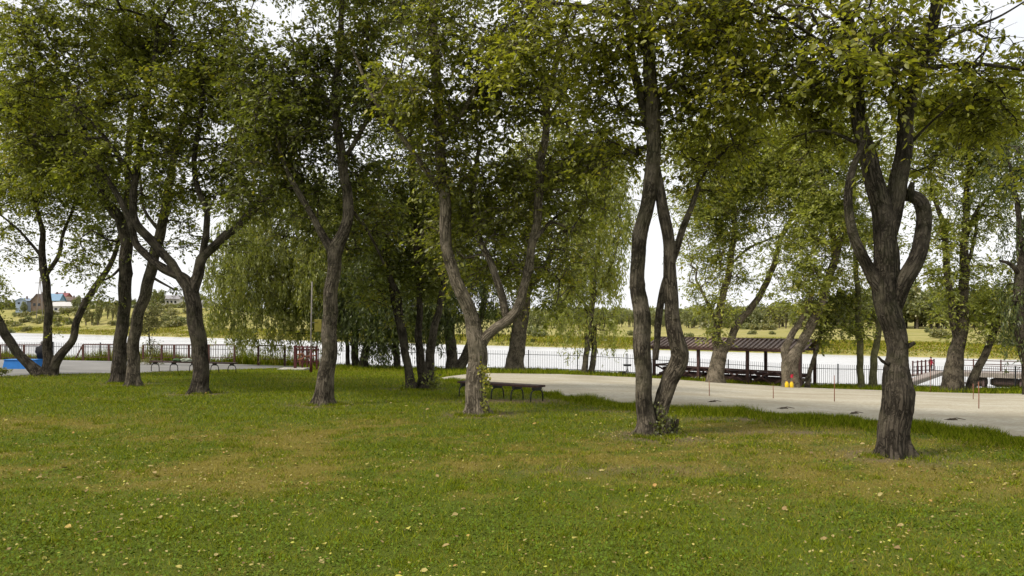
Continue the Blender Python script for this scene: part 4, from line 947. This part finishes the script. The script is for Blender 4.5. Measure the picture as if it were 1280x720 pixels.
for px in np.linspace(371, 398, 10): b.bar(lp(px,435,1.2), lp(px,455,1.2), .11, .03)
b.bar(lp(370,437,1.16), lp(399,437,1.16), .07); b.bar(lp(370,452,1.16), lp(399,452,1.16), .07)
b.build('slatted_back', M['red_paint'], r)
b = MB(); q0 = lp(363,459); zz = gz(X0, Yr)-g; b.box((-.1, .0, zz+.04), (1.5, 1.3, .12)); b.build('concrete_slab', M['concrete'], r, bevel=.02)
# sign pole
Ys_ = 40.5; X0 = (388.8-CX)/F*Ys_; g = gz(X0, Ys_); r = empty('sign_pole', (X0, Ys_, g), 'tall thin pole with a small olive yellow sign beside the forked tree', 'sign')
b = MB(); b.tube([(0,0,-.2),(.0,0,2.),(.05,0,EYE-(352-HY)/F*Ys_-g)], .035, 8); b.build('pole', M['pole'], r, True)
b = MB(); b.tube([(0,0,-.1),(0,0,1.15)], .075, 8); b.build('pole_sleeve', M['red_paint'], r, True)
b = MB(); c_ = P(397.5, 407, Ys_)-np.array([X0, Ys_, g]); b.box(c_, (.36, .03, .62)); b.build('sign_board', M['sign'], r, bevel=.01)
b = MB(); b.bar((0.03,0,c_[2]+.15), (c_[0],0,c_[2]+.15), .03); b.build('bracket', M['pole'], r)

# ------------------------------------------------------------------ benches
def bench(name, label, pA, pB, arches, aw, hgt, slats=3, seatw=.42, along=False):
    A_ = np.array([pA[0], pA[1], gz(*pA)]); B_ = np.array([pB[0], pB[1], gz(*pB)]); d = B_-A_; ln = np.linalg.norm(d); d /= ln
    pr = np.array([-d[1], d[0], 0]); pr /= np.linalg.norm(pr)
    r = empty(name, A_, label, 'bench'); st = MB()
    for k in range(slats):
        o = pr*((k-(slats-1)/2)*seatw/slats); st.bar(o+[0,0,hgt]-d*.08, o+d*(ln+.08)+[0,0,hgt], seatw/slats-.012, .055)
    st.build('seat', M['bench_wood'], r, bevel=.004)
    for t in arches:
        c = d*ln*t; pth = []
        for a in np.linspace(0, 1, 15):
            s_ = -math.cos(a*math.pi); z = math.sin(a*math.pi)
            x = np.sign(s_)*abs(s_)**.55*aw/2; ad = d if along else pr; zz = (z**.5)*(hgt-.1)
            pth.append(c+ad*x+np.array([0, 0, zz-.04*(a in (0., 1.))]))
        b = MB(); b.tube(pth, .019, 8); leg = b.build('leg', M['bench_metal'], r, True)
        b = MB(); b.bar(c-pr*seatw*.42+[0,0,hgt-.06], c+pr*seatw*.42+[0,0,hgt-.06], .07, .075); b.build('bracket', M['bench_metal'], r)
    return r
def gp(px, py): Y = solveY(px, py); return ((px-CX)/F*Y, Y)
Ya, Yb = 23.3, 21.5
bench('park_bench', 'dark backless park bench on arched pipe legs by the sand, right of the ivy tree', ((580-CX)/F*Ya, Ya), ((673-CX)/F*Yb, Yb), (0.02,.22,.47,.73,.98), .52, .42)
bench('park_bench', 'long low backless bench on arched pipe legs at the left pavement edge', ((191-CX)/F*37.4, 37.4), ((293-CX)/F*37.2, 37.2), (0.03,.26,.5,.76,.97), .38, .48, along=True)
# cloth bundles lying on the long bench
def bundle(name, label, px, py, Y, size, mat, cat):
    X = (px-CX)/F*Y; z = gz(X, Y)+.505; rg = np.random.default_rng(int(px)); import bmesh
    bm = bmesh.new(); bmesh.ops.create_icosphere(bm, subdivisions=4, radius=1)
    for v in bm.verts:
        n_ = mnoise.noise(v.co*1.7+Vector((px, 0, 0)))*.35+mnoise.noise(v.co*5)*.12; v.co *= 1+n_
        v.co = Vector((v.co.x*size[0], v.co.y*size[1], max(v.co.z, -.55)*size[2]+.55*size[2]))
    me = bpy.data.meshes.new(name); bm.to_mesh(me); bm.free(); me.polygons.foreach_set('use_smooth', [True]*len(me.polygons))
    tag(link(name, me, mat, None, (X, Y, z)), label, cat)
bundle('cloth_bag', 'dark green cloth bag lying on the long bench', 221, 447, 37.3, (.17,.15,.09), M['greencloth'], 'bag')
bundle('cloth_bundle', 'pale crumpled jacket lying on the long bench beside the green bag', 233, 446, 37.3, (.26,.15,.11), M['cloth'], 'jacket')

# blue block
Yb_ = 38.0; X0 = (29-CX)/F*Yb_; g = gz(X0, Yb_); r = empty('blue_block', (X0, Yb_, g), 'bright blue low wooden block seat on the left pavement', 'block seat')
b = MB(); W, H = 1.58, .44
b.add([(-W/2-.03,-.3,0),(W/2+.03,-.3,0),(W/2+.03,.35,0),(-W/2-.03,.35,0),(-W/2+.04,-.25,H),(W/2-.02,-.25,H),(W/2-.02,.3,H),(-W/2+.04,.3,H)], [(3,2,1,0),(4,5,6,7),(0,1,5,4),(1,2,6,5),(2,3,7,6),(3,0,4,7)])
b.build('side_panel', M['blue'], r, bevel=.01)
b = MB(); b.box((0.01, .025, H+.02), (W-.02, .62, .04)); b.build('top_board', M['blue'], r, bevel=.01)
BLK = (X0, Yb_, g, H+.04)

# ------------------------------------------------------------------ people
def skin_body(name, joints, edges, root_idx, mat_fn, mats, parent):
    me = bpy.data.meshes.new(name); me.from_pydata([j[:3] for j in joints], edges, []); me.update()
    o = bpy.data.objects.new(name, me); COL.objects.link(o)
    md = o.modifiers.new('skin', 'SKIN'); md.use_smooth_shade = True
    sv = me.skin_vertices[0].data
    for i, j in enumerate(joints):
        sv[i].radius = (j[3], j[4] if len(j) > 4 else j[3]); sv[i].use_root = (i == root_idx)
    s2 = o.modifiers.new('sub', 'SUBSURF'); s2.levels = 2; s2.render_levels = 2
    bpy.context.view_layer.update()
    dg = bpy.context.evaluated_depsgraph_get(); nm = bpy.data.meshes.new_from_object(o.evaluated_get(dg))
    bpy.data.objects.remove(o); nm.name = name
    nm.materials.clear()
    for m_ in mats: nm.materials.append(m_)
    for p in nm.polygons: p.material_index = mat_fn(p.center); p.use_smooth = True
    ob = bpy.data.objects.new(name, nm); COL.objects.link(ob); ob.parent = parent; return ob
def ball(name, c, size, mat, parent, n=3):
    import bmesh
    bm = bmesh.new(); bmesh.ops.create_icosphere(bm, subdivisions=n, radius=1)
    for v in bm.verts: v.co = Vector((v.co.x*size[0]+c[0], v.co.y*size[1]+c[1], v.co.z*size[2]+c[2]))
    me = bpy.data.meshes.new(name); bm.to_mesh(me); bm.free(); me.polygons.foreach_set('use_smooth', [True]*len(me.polygons)); return link(name, me, mat, parent)
def person(label, loc, rz, H, pose, mats, hairmat):
    r = empty('person', loc, label, 'person', None, rz); k = H/1.75; J = []; E = []
    def j(x, y, z, a, b=None): J.append((x*k, y*k, z*k, a*k, (b or a)*k)); return len(J)-1
    def e(*ids):
        for a, b in zip(ids[:-1], ids[1:]): E.append((a, b))
    # front = +y
    if pose == 'stand':
        pel = j(0,0,.95,.15,.11); wa = j(0,0,1.12,.13,.10); ch = j(0,0,1.33,.165,.11); nk = j(0,.01,1.48,.06); hd = j(0,.02,1.60,.075,.09); ht = j(0,.02,1.70,.07,.085)
        legs = [[(s*.09,0,.86,.088),(s*.10,.02,.48,.058),(s*.105,0,.10,.042),(s*.11,.13,.035,.038)] for s in (-1,1)]
        arms = [[(s*.17,0,1.40,.055),(s*.24,-.02,1.13,.042),(s*.25,.10,.92,.03)] for s in (-1,1)]
    else:
        pel = j(0,0,.10,.17,.14); wa = j(0,.05,.28,.165,.13); ch = j(0,.13,.48,.19,.13); nk = j(0,.22,.61,.065); hd = j(0,.29,.70,.075,.09); ht = j(0,.30,.79,.07,.08)
        legs = [[(s*.10,.12,.08,.09),(s*.14,.46,.10,.066),(s*.14,.44,-.34,.045),(s*.14,.56,-.42,.038)] for s in (-1,1)]
        arms = [[(s*.19,.13,.53,.06),(s*.27,.22,.30,.048),(s*.13,.42,.20,.034)] for s in (-1,1)]
    e(pel, wa, ch, nk, hd, ht)
    for L_ in legs: ids = [j(*p) for p in L_]; e(pel, *ids)
    for A_ in arms:
        ids = [j(*p) for p in A_]; e(ch, *ids); w = A_[-1]; p = np.array(w[:3]); q = np.array(A_[-2][:3]); d = (p-q)/np.linalg.norm(p-q)
        side = np.cross(d, [0,0,1.]); side /= np.linalg.norm(side)+1e-9
        palm = j(*(p+d*.06), .03, .018); e(ids[-1], palm)
        for f in range(4):
            o_ = side*((f-1.5)*.018); a = p+d*.10+o_; bq = a+d*(.045-.006*abs(f-1.5))+np.array([0,0,-.02]); i1 = j(*a, .009); i2 = j(*bq, .008); e(palm, i1, i2)
        a = p+d*.05+side*.04; i1 = j(*a, .01); i2 = j(*(a+d*.035+side*.01), .009); e(palm, i1, i2)
    hz = (1.5 if pose == 'stand' else .645)*k
    def mf(c):
        if pose == 'stand':
            if c.z > 1.47*k: return 2
            if c.z < .07*k: return 3
            if abs(c.x) > .19*k and c.z < 1.0*k and c.z > .7*k: return 2
            return 1 if c.z < .93*k else 0
        if c.z > .60*k and c.y > .2*k: return 2
        if c.z < -.36*k: return 3
        if c.z < .19*k and c.y > .08*k: return 1
        return 0
    skin_body('body', J, E, 0, mf, mats, r)
    h = J[4]; hc = (h[0], h[1]+.01*k, h[2]+.03*k)
    ball('hair', (hc[0], hc[1]-.02*k, hc[2]+.03*k), (.092*k, .105*k, .105*k), hairmat, r)
    for s in (-1, 1): ball('ear', (hc[0]+s*.09*k, hc[1]+.0, hc[2]-.01*k), (.012*k,.02*k,.03*k), M['skin'], r, 2); ball('eye', (hc[0]+s*.03*k, hc[1]+.088*k, hc[2]+.005*k), (.012*k,.01*k,.009*k), M['glass'], r, 2)
    ball('nose', (hc[0], hc[1]+.098*k, hc[2]-.02*k), (.012*k,.02*k,.02*k), M['skin'], r, 2)
    return r
person('hunched person in a black jacket sitting on the blue block, facing the river', (BLK[0]+.72, BLK[1]+.13, BLK[2]+BLK[3]), 0.15, 1.75, 'sit', [M['jacket'], M['trousers'], M['skin'], M['black']], M['hair'])

# ------------------------------------------------------------------ shelter with tables
A_ = np.array([9.15, 52.0]); Bq = np.array([16.75, 46.45]); ax = (Bq-A_)/np.linalg.norm(Bq-A_); pp = np.array([-ax[1], ax[0]]); LN = float(np.linalg.norm(Bq-A_)); DP = 3.3
gA = gz(*(A_+pp*DP/2)); gBv = gz(*(Bq+pp*DP/2)); zf = EYE-(474-HY)/F*52
r = empty('picnic_shelter', (A_[0], A_[1], zf), 'long open timber picnic shelter with a brown ribbed roof on the bank', 'shelter')
def sw(t, s, z): p = A_+ax*t+pp*s; return np.array([p[0]-A_[0], p[1]-A_[1], z])
EV = 2.02
for t in (0.1, LN/3, 2*LN/3, LN-.1):
    for s in (.0, DP):
        p = sw(t, s, 0); zb = gz(p[0]+A_[0], p[1]+A_[1])-zf
        w = .17 if t < LN-.2 else .3 if s == 0 else .17
        b = MB(); b.bar((p[0],p[1],zb-.1), (p[0],p[1],EV), w, w, (ax[0],ax[1],0)); b.build('post', M['shelter_wood'], r)
b = MB()
for s in (0, DP): b.bar(sw(-.1,s,EV+.04), sw(LN+.1,s,EV+.04), .12, .16)
for t in (0.1, LN/3, 2*LN/3, LN-.1): b.bar(sw(t,0,EV+.1), sw(t,DP,EV+.1), .1, .12)
b.build('beam', M['shelter_wood'], r)
# ribbed roof: two slopes made of alternating ribs
RZ = .52; ov = .35
def slope(sa, sb, za, zb, name):
    vs = []; fs = []; n = 34; prof = (0, .085, .085, 0)
    ts = []
    for i in range(n+1):
        base = -ov+(LN+2*ov)*i/n; w_ = (LN+2*ov)/n
        for k_, o_ in enumerate((0, .06, .44, .5)): ts.append((base+w_*o_, prof[k_]))
    ts = [x for x in ts if x[0] <= LN+ov+.001]
    for t, h in ts:
        vs += [sw(t, sa, za+h), sw(t, sb, zb+h), sw(t, sb, zb+h-.02), sw(t, sa, za+h-.02)]
    for i in range(len(ts)-1):
        a = i*4; fs += [(a,a+1,a+5,a+4),(a+3,a+7,a+6,a+2),(a,a+4,a+7,a+3),(a+1,a+2,a+6,a+5)]
    bb = MB(); bb.add(vs, fs); return bb.build(name, M['roof_brown'], r)
m, nt, out = new_mat('roof_brown'); co = pos(nt)
gg = N(nt, 'NewGeometry'); n_ = noise_tex(nt, 2.5, 5, .6, co); col = ramp(nt, n_, [(.3,(.13,.08,.06)),(.7,(.25,.175,.14))]); principled(nt, out, col, .55, .35); M['roof_brown'] = m
slope(-ov, DP/2, EV+.12, EV+.12+RZ, 'roof'); slope(DP+ov, DP/2, EV+.12, EV+.12+RZ, 'roof')
b = MB(); b.bar(sw(-ov,DP/2,EV+.17+RZ), sw(LN+ov,DP/2,EV+.17+RZ), .3, .05); b.build('ridge_cap', M['roof_brown'], r)
b = MB(); b.bar(sw(-ov,-ov-.02,EV+.07), sw(LN+ov,-ov-.02,EV+.07), .03, .14); b.build('fascia', M['shelter_wood'], r)
# X braced railings in the front and left bays
for t0, t1 in ((.2, LN/3-.1), (LN/3+.1, 2*LN/3-.1), (2*LN/3+.1, LN-.25)):
    b = MB(); p0 = sw(t0,0,0); p1 = sw(t1,0,0); z0 = gz(p0[0]+A_[0],p0[1]+A_[1])-zf; z1 = gz(p1[0]+A_[0],p1[1]+A_[1])-zf
    mz = .86; tm = (t0+t1)/2; pm = sw(tm,0,0); zm = (z0+z1)/2
    b.bar(sw(t0,0,z0+mz), sw(t1,0,z1+mz), .07, .09); 
    for a_, c_ in ((t0,tm),(tm,t1)):
        za = z0+(z1-z0)*(a_-t0)/(t1-t0); zc = z0+(z1-z0)*(c_-t0)/(t1-t0)
        b.bar(sw(a_,.0,za+.08), sw(c_,.0,zc+mz), .05, .08); b.bar(sw(a_,.06,za+mz), sw(c_,.06,zc+.08), .05, .08)
    b.build('cross_braced_rail', M['shelter_wood'], r)
b = MB(); z0 = gz(A_[0],A_[1])-zf; b.bar(sw(.1,.1,z0+.86), sw(.1,DP-.1,z0+.8), .07, .09); b.bar(sw(.1,.1,z0+.05), sw(.1,DP-.1,z0+.8), .05, .08); b.bar(sw(.16,.1,z0+.8), sw(.16,DP-.1,z0+.05), .05, .08); b.build('cross_braced_rail', M['shelter_wood'], r)
# tables inside
tl = ['dark wooden picnic table in the left bay of the shelter', 'dark red-ended picnic table in the middle bay of the shelter', 'dark red-ended picnic table in the right bay of the shelter']
for i in range(3):
    tc = LN/6+i*LN/3; c = A_+ax*tc+pp*DP*.5; z = gz(*c); t = empty('picnic_table', (c[0], c[1], z), tl[i], 'picnic table', 'picnic tables in the shelter', math.atan2(ax[1], ax[0]))
    for s in (-1, 0, 1):
        b = MB(); wd = .7 if s == 0 else .3; hz_ = .78 if s == 0 else .45; n = 5 if s == 0 else 2
        for k in range(n): b.box((0, s*.75+(k-(n-1)/2)*wd/n, hz_), (3.0, wd/n-.015, .06))
        for yy_ in (-wd*.42, wd*.42): b.box((0, s*.75+yy_, hz_-.10), (2.95, .03, .16))
        b.build('tabletop' if s == 0 else 'seat', M['shelter_wood'] if i == 0 or s == 0 else M['bench_wood'], t)
    for x in (-1.05, 1.05):
        b = MB(); b.bar((x,-.28,.75), (x,-.62,-.1), .08, .09); b.bar((x,.28,.75), (x,.62,-.1), .08, .09); b.bar((x,-.85,.40), (x,.85,.40), .06, .1)
        b.build('leg_frame', M['red_paint'] if i else M['shelter_wood'], t)

# grill and box by the fence
Yg_ = 50.5; X0 = (784-CX)/F*Yg_; g = gz(X0, Yg_); r = empty('pedestal_grill', (X0, Yg_, g), 'small black pedestal grill before the fence, left of the shelter', 'grill')
b = MB(); b.box((0,0,.72), (.46,.34,.10)); b.box((0,0,.775), (.5,.38,.02)); b.build('fire_tray', M['black'], r, bevel=.01)
b = MB(); b.tube([(0,0,-.1),(0,0,.68)], .035, 8); b.build('pedestal', M['black'], r); b = MB(); b.bar((-.2,0,.3),(.2,0,.3),.02); b.bar((-.18,-.1,-.05),(0,0,.6),.02); b.bar((.18,-.1,-.05),(0,0,.6),.02); b.build('brace', M['black'], r)
Yg_ = 49.5; X0 = (778-CX)/F*Yg_; g = gz(X0, Yg_); r = empty('black_bin', (X0, Yg_, g), 'low black open box standing at the foot of the grill', 'box')
b = MB(); 
for sx, sy, wx, wy in ((-.19,0,.02,.36),(.19,0,.02,.36),(0,-.17,.4,.02),(0,.17,.4,.02)): b.box((sx,sy,.16), (wx,wy,.34))
b.box((0,0,.02),(.37,.33,.03)); b.build('body', M['black'], r); b = MB(); b.box((0,.0,.335),(.42,.38,.012)) ; b.build('lid', M['black'], r)

# yellow canisters and red rag hanging at the tree foot
for k, (px, lab) in enumerate(((983.5, 'left one of two yellow plastic canisters at the leaning tree foot'), (989.5, 'right one of two yellow plastic canisters at the leaning tree foot'))):
    Yc = 43.6; X0 = (px-CX)/F*Yc; g = gz(X0, Yc); r = empty('yellow_canister', (X0, Yc, g), lab, 'canister', 'yellow canisters')
    b = MB(); b.tube([(0,0,0),(0,0,.06),(0,0,.24),(0,0,.32),(0,0,.34)], [.095,.105,.105,.06,.035], 14); b.build('body', M['yellow'], r, True)
    b = MB(); b.tube([(0,0,.33),(0,0,.37)], .035, 10); b.build('cap', M['red'], r, True); b = MB(); b.tube([(-.07,0,.25),(-.09,-.04,.33),(0,-.05,.37),(.02,0,.34)], .012, 6); b.build('handle', M['yellow'], r, True)
Yc = 43.55; X0 = (991.5-CX)/F*Yc; g = gz(X0, Yc); r = empty('red_flag', (X0, Yc, g), 'thin stake with a small red flag beside the yellow canisters', 'flag')
b = MB(); b.tube([(0,0,-.1),(0,0,.8)], .012, 6); b.build('stake', M['rust'], r)
b = MB(); vs = []; 
for i in range(7):
    for z in (.58, .76): vs.append((-i*.022, .02*math.sin(i*1.3), z-.004*i))
b.add(vs+[(x,y+.006,z) for x,y,z in vs], [(2*i,2*i+1,2*i+3,2*i+2) for i in range(6)]+[(14+2*i,16+2*i,17+2*i,15+2*i) for i in range(6)]); b.build('flag_cloth', M['red'], r)
# marker stakes in the sand
for k, (px, pt, pb, lab) in enumerate(((886.5,477,496,'thin rusty marker stake in the sand before the leaning forked tree'),(966.5,482,499,'thin short marker stake in the sand left of the yellow canisters'),
     (1043,470,503,'tall thin rusty stake in the sand between shelter and looped-limb tree'),(1163,452,491,'thin grey stake standing before the ramp of the pier'),
     (1216.5,480,500,'orange stake at the foot of the short leaning trunk'),(1223.5,478,512,'rusty stake standing furthest right in the sand'))):
    Ys = solveY(px, pb); X0 = (px-CX)/F*Ys; g = gz(X0, Ys); h = (pb-pt)/F*Ys
    o = MB().tube([(0,0,-.15),(.004,0,h*.5),(0,.01,h)], [.014,.013,.011], 7)
    o.tube([(0,.01,h-.002),(0,.01,h+.02)], [.018,.004], 7)
    ob = o.build('marker_stake', M['rust'], None, True); ob.location = (X0, Ys, g); tag(ob, lab, 'stake', 'marker stakes in the sand')
# dark driftwood on the sand
for k, (px, py, lab) in enumerate(((891,504,'small dark piece of driftwood on the sand, leftmost of four'),(980,512.5,'small dark piece of driftwood on the sand below the yellow canisters'),
    (1068,519,'flat dark stick on the sand just left of the looped-limb tree'),(1191,527,'small dark piece of driftwood on the sand, rightmost of four'))):
    Ys = solveY(px, py); X0 = (px-CX)/F*Ys; g = gz(X0, Ys)+.03; rg = np.random.default_rng(300+k)
    b = MB(); b.tube([(-.11,0,.0),(-.05,.03,.02),(.05,.0,.025),(.10,-.02,.01)], [.010,.022,.018,.008], 7)
    b.tube([(-.02,.01,.02),(.1,.09,.04),(.28,.06,.01)], [.018,.011,.006], 6); b.tube([(0,.0,.02),(-.08,-.07,.04),(-.2,-.1,.015)], [.014,.009,.005], 6)
    o = b.build('driftwood', M['driftwood'], None, True); o.location = (X0, Ys, g); o.rotation_euler = (0,0,rg.random()*.8-.4); tag(o, lab, 'driftwood', 'driftwood pieces on the sand')

# ------------------------------------------------------------------ pier
rd = np.array([.813, -.582]); rp = np.array([.582, .813])
Pc = np.array([(1178-CX)/F*57, 57.0]); zd = EYE-(464.5-HY)/F*57
r = empty('pier', (Pc[0], Pc[1], zd), 'low wooden pier with a ramp, railings and brown float tank on the right', 'pier')
def pw(a, s, z=0): p = rd*a+rp*s; return np.array([p[0], p[1], z])
PL, PW = 5.0, 2.4
b = MB()
for i in range(34): a = PL*(i+.5)/34; b.bar(pw(a,0,0), pw(a,PW,0), PL/34-.012, .05)
b.build('deck', M['deck'], r)
b = MB(); b.bar(pw(0,-.02,-.16), pw(PL,-.02,-.16), .08, .26); b.bar(pw(0,PW,-.16), pw(PL,PW,-.16), .08, .26); b.build('deck_frame', M['deck'], r)
# ramp to the left, descending to the bank
q0 = pw(0,0,0); q1 = np.array([(1140-CX)/F*53.5-Pc[0], 53.5-Pc[1], EYE-(478-HY)/F*53.5-zd])
b = MB(); sd = np.array([.25,.97,0])
for i in range(26): t = (i+.5)/26; c = q0*(1-t)+q1*t; b.bar(c, c+sd*1.6, np.linalg.norm(q1-q0)/26-.01, .05)
b.build('ramp', M['deck'], r)
b = MB(); b.bar(q0+[0,-.03,-.14], q1+[0,-.03,-.14], .07, .24); b.build('ramp_beam', M['deck'], r)
for a in (.3, 2.5, PL-.3):
    for s in (.2, PW-.2):
        b = MB(); b.tube([pw(a,s,-.1), pw(a,s,-2.4)], .09, 8); b.build('pile', M['float'], r, True)
b = MB(); b.bar(pw(.2,.15,-.75), pw(2.2,.15,-.75), .1, .1); b.build('cross_beam', M['float'], r)
for a0, a1 in ((1.55, 2.75), (2.9, 4.75)):
    c0, c1 = pw(a0, .5, -.62), pw(a1, .5, -.62); b = MB()
    ts = np.linspace(0, 1, 9); rr = .34*np.array([.55,.85,1,1,1,1,1,.85,.55]); b.tube([c0*(1-t)+c1*t for t in ts], rr, 14); b.build('float_tank', M['float'], r, True)
def rail(pts, mat, name, h=.95, w=.06, mids=(.5,)):
    b = MB(); 
    for a_, c_ in zip(pts[:-1], pts[1:]):
        b.bar(a_+[0,0,h], c_+[0,0,h], w, .05)
        for mh in mids: b.bar(a_+[0,0,h*mh], c_+[0,0,h*mh], w*.7, .04)
    b.build(name, mat, r)
    for p in pts: b = MB(); b.bar(p-[0,0,.1], p+[0,0,h+.1], w*1.1); b.build('rail_post', mat, r)
rail([pw(.0,PW-.1), pw(1.7,PW-.1), pw(3.4,PW-.1), pw(PL-.1,PW-.1)], M['brown_metal'], 'far_rail', .75)
rail([pw(2.2,.05), pw(PL-.1,.05)], M['brown_metal'], 'near_rail', .62)
ll = [np.array([(px-CX)/F*Yq-Pc[0], Yq-Pc[1], EYE-(rw-HY)/F*Yq-zd]) for px, rw, Yq in ((1141,469,58.6),(1147,468.5,58.7),(1152,468,58.8),(1157,467.5,58.9),(1162,467,59),(1167.5,466.5,59))]
rail(ll, M['red_paint'], 'red_rail', .95, .07, (.3, .62))
b = MB(); b.bar(ll[0]+[-.3,0,-.05], ll[-1]+[.6,0,-.05], .12, .1)
for i in range(12): a = ll[0]*(1-i/11)+ll[-1]*(i/11); b.bar(a+[0,0,-.06], a+[.2,1.3,-.06], .3, .04)
b.build('side_walkway', M['deck'], r)
b = MB()
for i in range(7):
    p = pw(PL-.05, i*PW/6) if False else pw(PL-.55+.1*i, .05+i*.0)
for i in range(9):
    p = pw(PL+.02, -.6+i*.32); b.bar(p+[0,0,-1.35], p+[0,0,.72], .035)
for z in (-.95,-.1,.45): b.bar(pw(PL+.02,-.65,z), pw(PL+.02,2.0,z), .04)
b.build('ladder_frame', M['fence_metal'], r)
pc = np.array([(1163.5-CX)/F*59.6, 59.6]); 
person('small person in a bright red top standing behind the red pier railing', (pc[0], pc[1], float(ll[4][2]+zd-.03)), 3.4, 1.25, 'stand', [M['red'], M['trousers'], M['skin'], M['black']], M['hairb'])

# ------------------------------------------------------------------ light, sky, camera
w = bpy.data.worlds.new('World'); scene.world = w; w.use_nodes = True; nt = w.node_tree; nt.nodes.clear()
wo = nt.nodes.new('ShaderNodeOutputWorld'); bg = nt.nodes.new('ShaderNodeBackground'); bg.inputs[1].default_value = .1
sky = nt.nodes.new('ShaderNodeTexSky'); sky.sky_type = 'NISHITA'; sky.sun_disc = False; sky.sun_elevation = R(53); SUNAZ = R(243); sky.sun_rotation = SUNAZ
sky.air_density = 1; sky.dust_density = 3
tc = nt.nodes.new('ShaderNodeTexCoord'); cl = noise_tex(nt, 2.2, 5, .6, mapping(nt, tc.outputs['Generated'], (1, 1, 2.5)))
cloud = ramp(nt, cl, [(.3, (.93,.95,.98)), (.6, (1,1,1))]); sc_ = nt.nodes.new('ShaderNodeVectorMath'); sc_.operation = 'SCALE'; sc_.inputs['Scale'].default_value = 10.0; nt.links.new(cloud, sc_.inputs[0])
mx = mix(nt, ramp(nt, cl, [(.25, .8), (.5, .95)]), sky.outputs[0], sc_.outputs[0]); nt.links.new(mx, bg.inputs[0]); nt.links.new(bg.outputs[0], wo.inputs[0])
sl = bpy.data.lights.new('sun', 'SUN'); sl.energy = 3.1; sl.angle = R(11); sl.color = (1, .93, .82); so = bpy.data.objects.new('sun', sl); COL.objects.link(so)
# sun_rotation is measured from +Y towards +X
sdv = Vector((math.sin(SUNAZ)*math.cos(R(53)), math.cos(SUNAZ)*math.cos(R(53)), math.sin(R(53)))); so.rotation_euler = sdv.to_track_quat('Z', 'Y').to_euler()
cam = bpy.data.cameras.new('camera'); co = bpy.data.objects.new('camera', cam); COL.objects.link(co); scene.camera = co
cam.sensor_width = 36; cam.lens = 36*F/1280; cam.shift_y = (HY-360)/1280; cam.clip_start = .1; cam.clip_end = 8000
co.location = (0, 0, EYE); co.rotation_euler = (R(90), 0, 0)
scene.view_settings.view_transform = 'Standard'; scene.view_settings.look = 'None'; scene.view_settings.exposure = .22; scene.view_settings.gamma = 1
scene.render.engine = 'CYCLES'; cy = scene.cycles; cy.max_bounces = 8; cy.diffuse_bounces = 6; cy.glossy_bounces = 2; cy.transmission_bounces = 6; cy.transparent_max_bounces = 4
cy.use_denoising = True; cy.use_adaptive_sampling = True; cy.adaptive_threshold = .02; cy.caustics_reflective = False; cy.caustics_refractive = False

print('LEAVES', sum(x[2] for x in STAT), [(x[0],x[2]) for x in STAT])
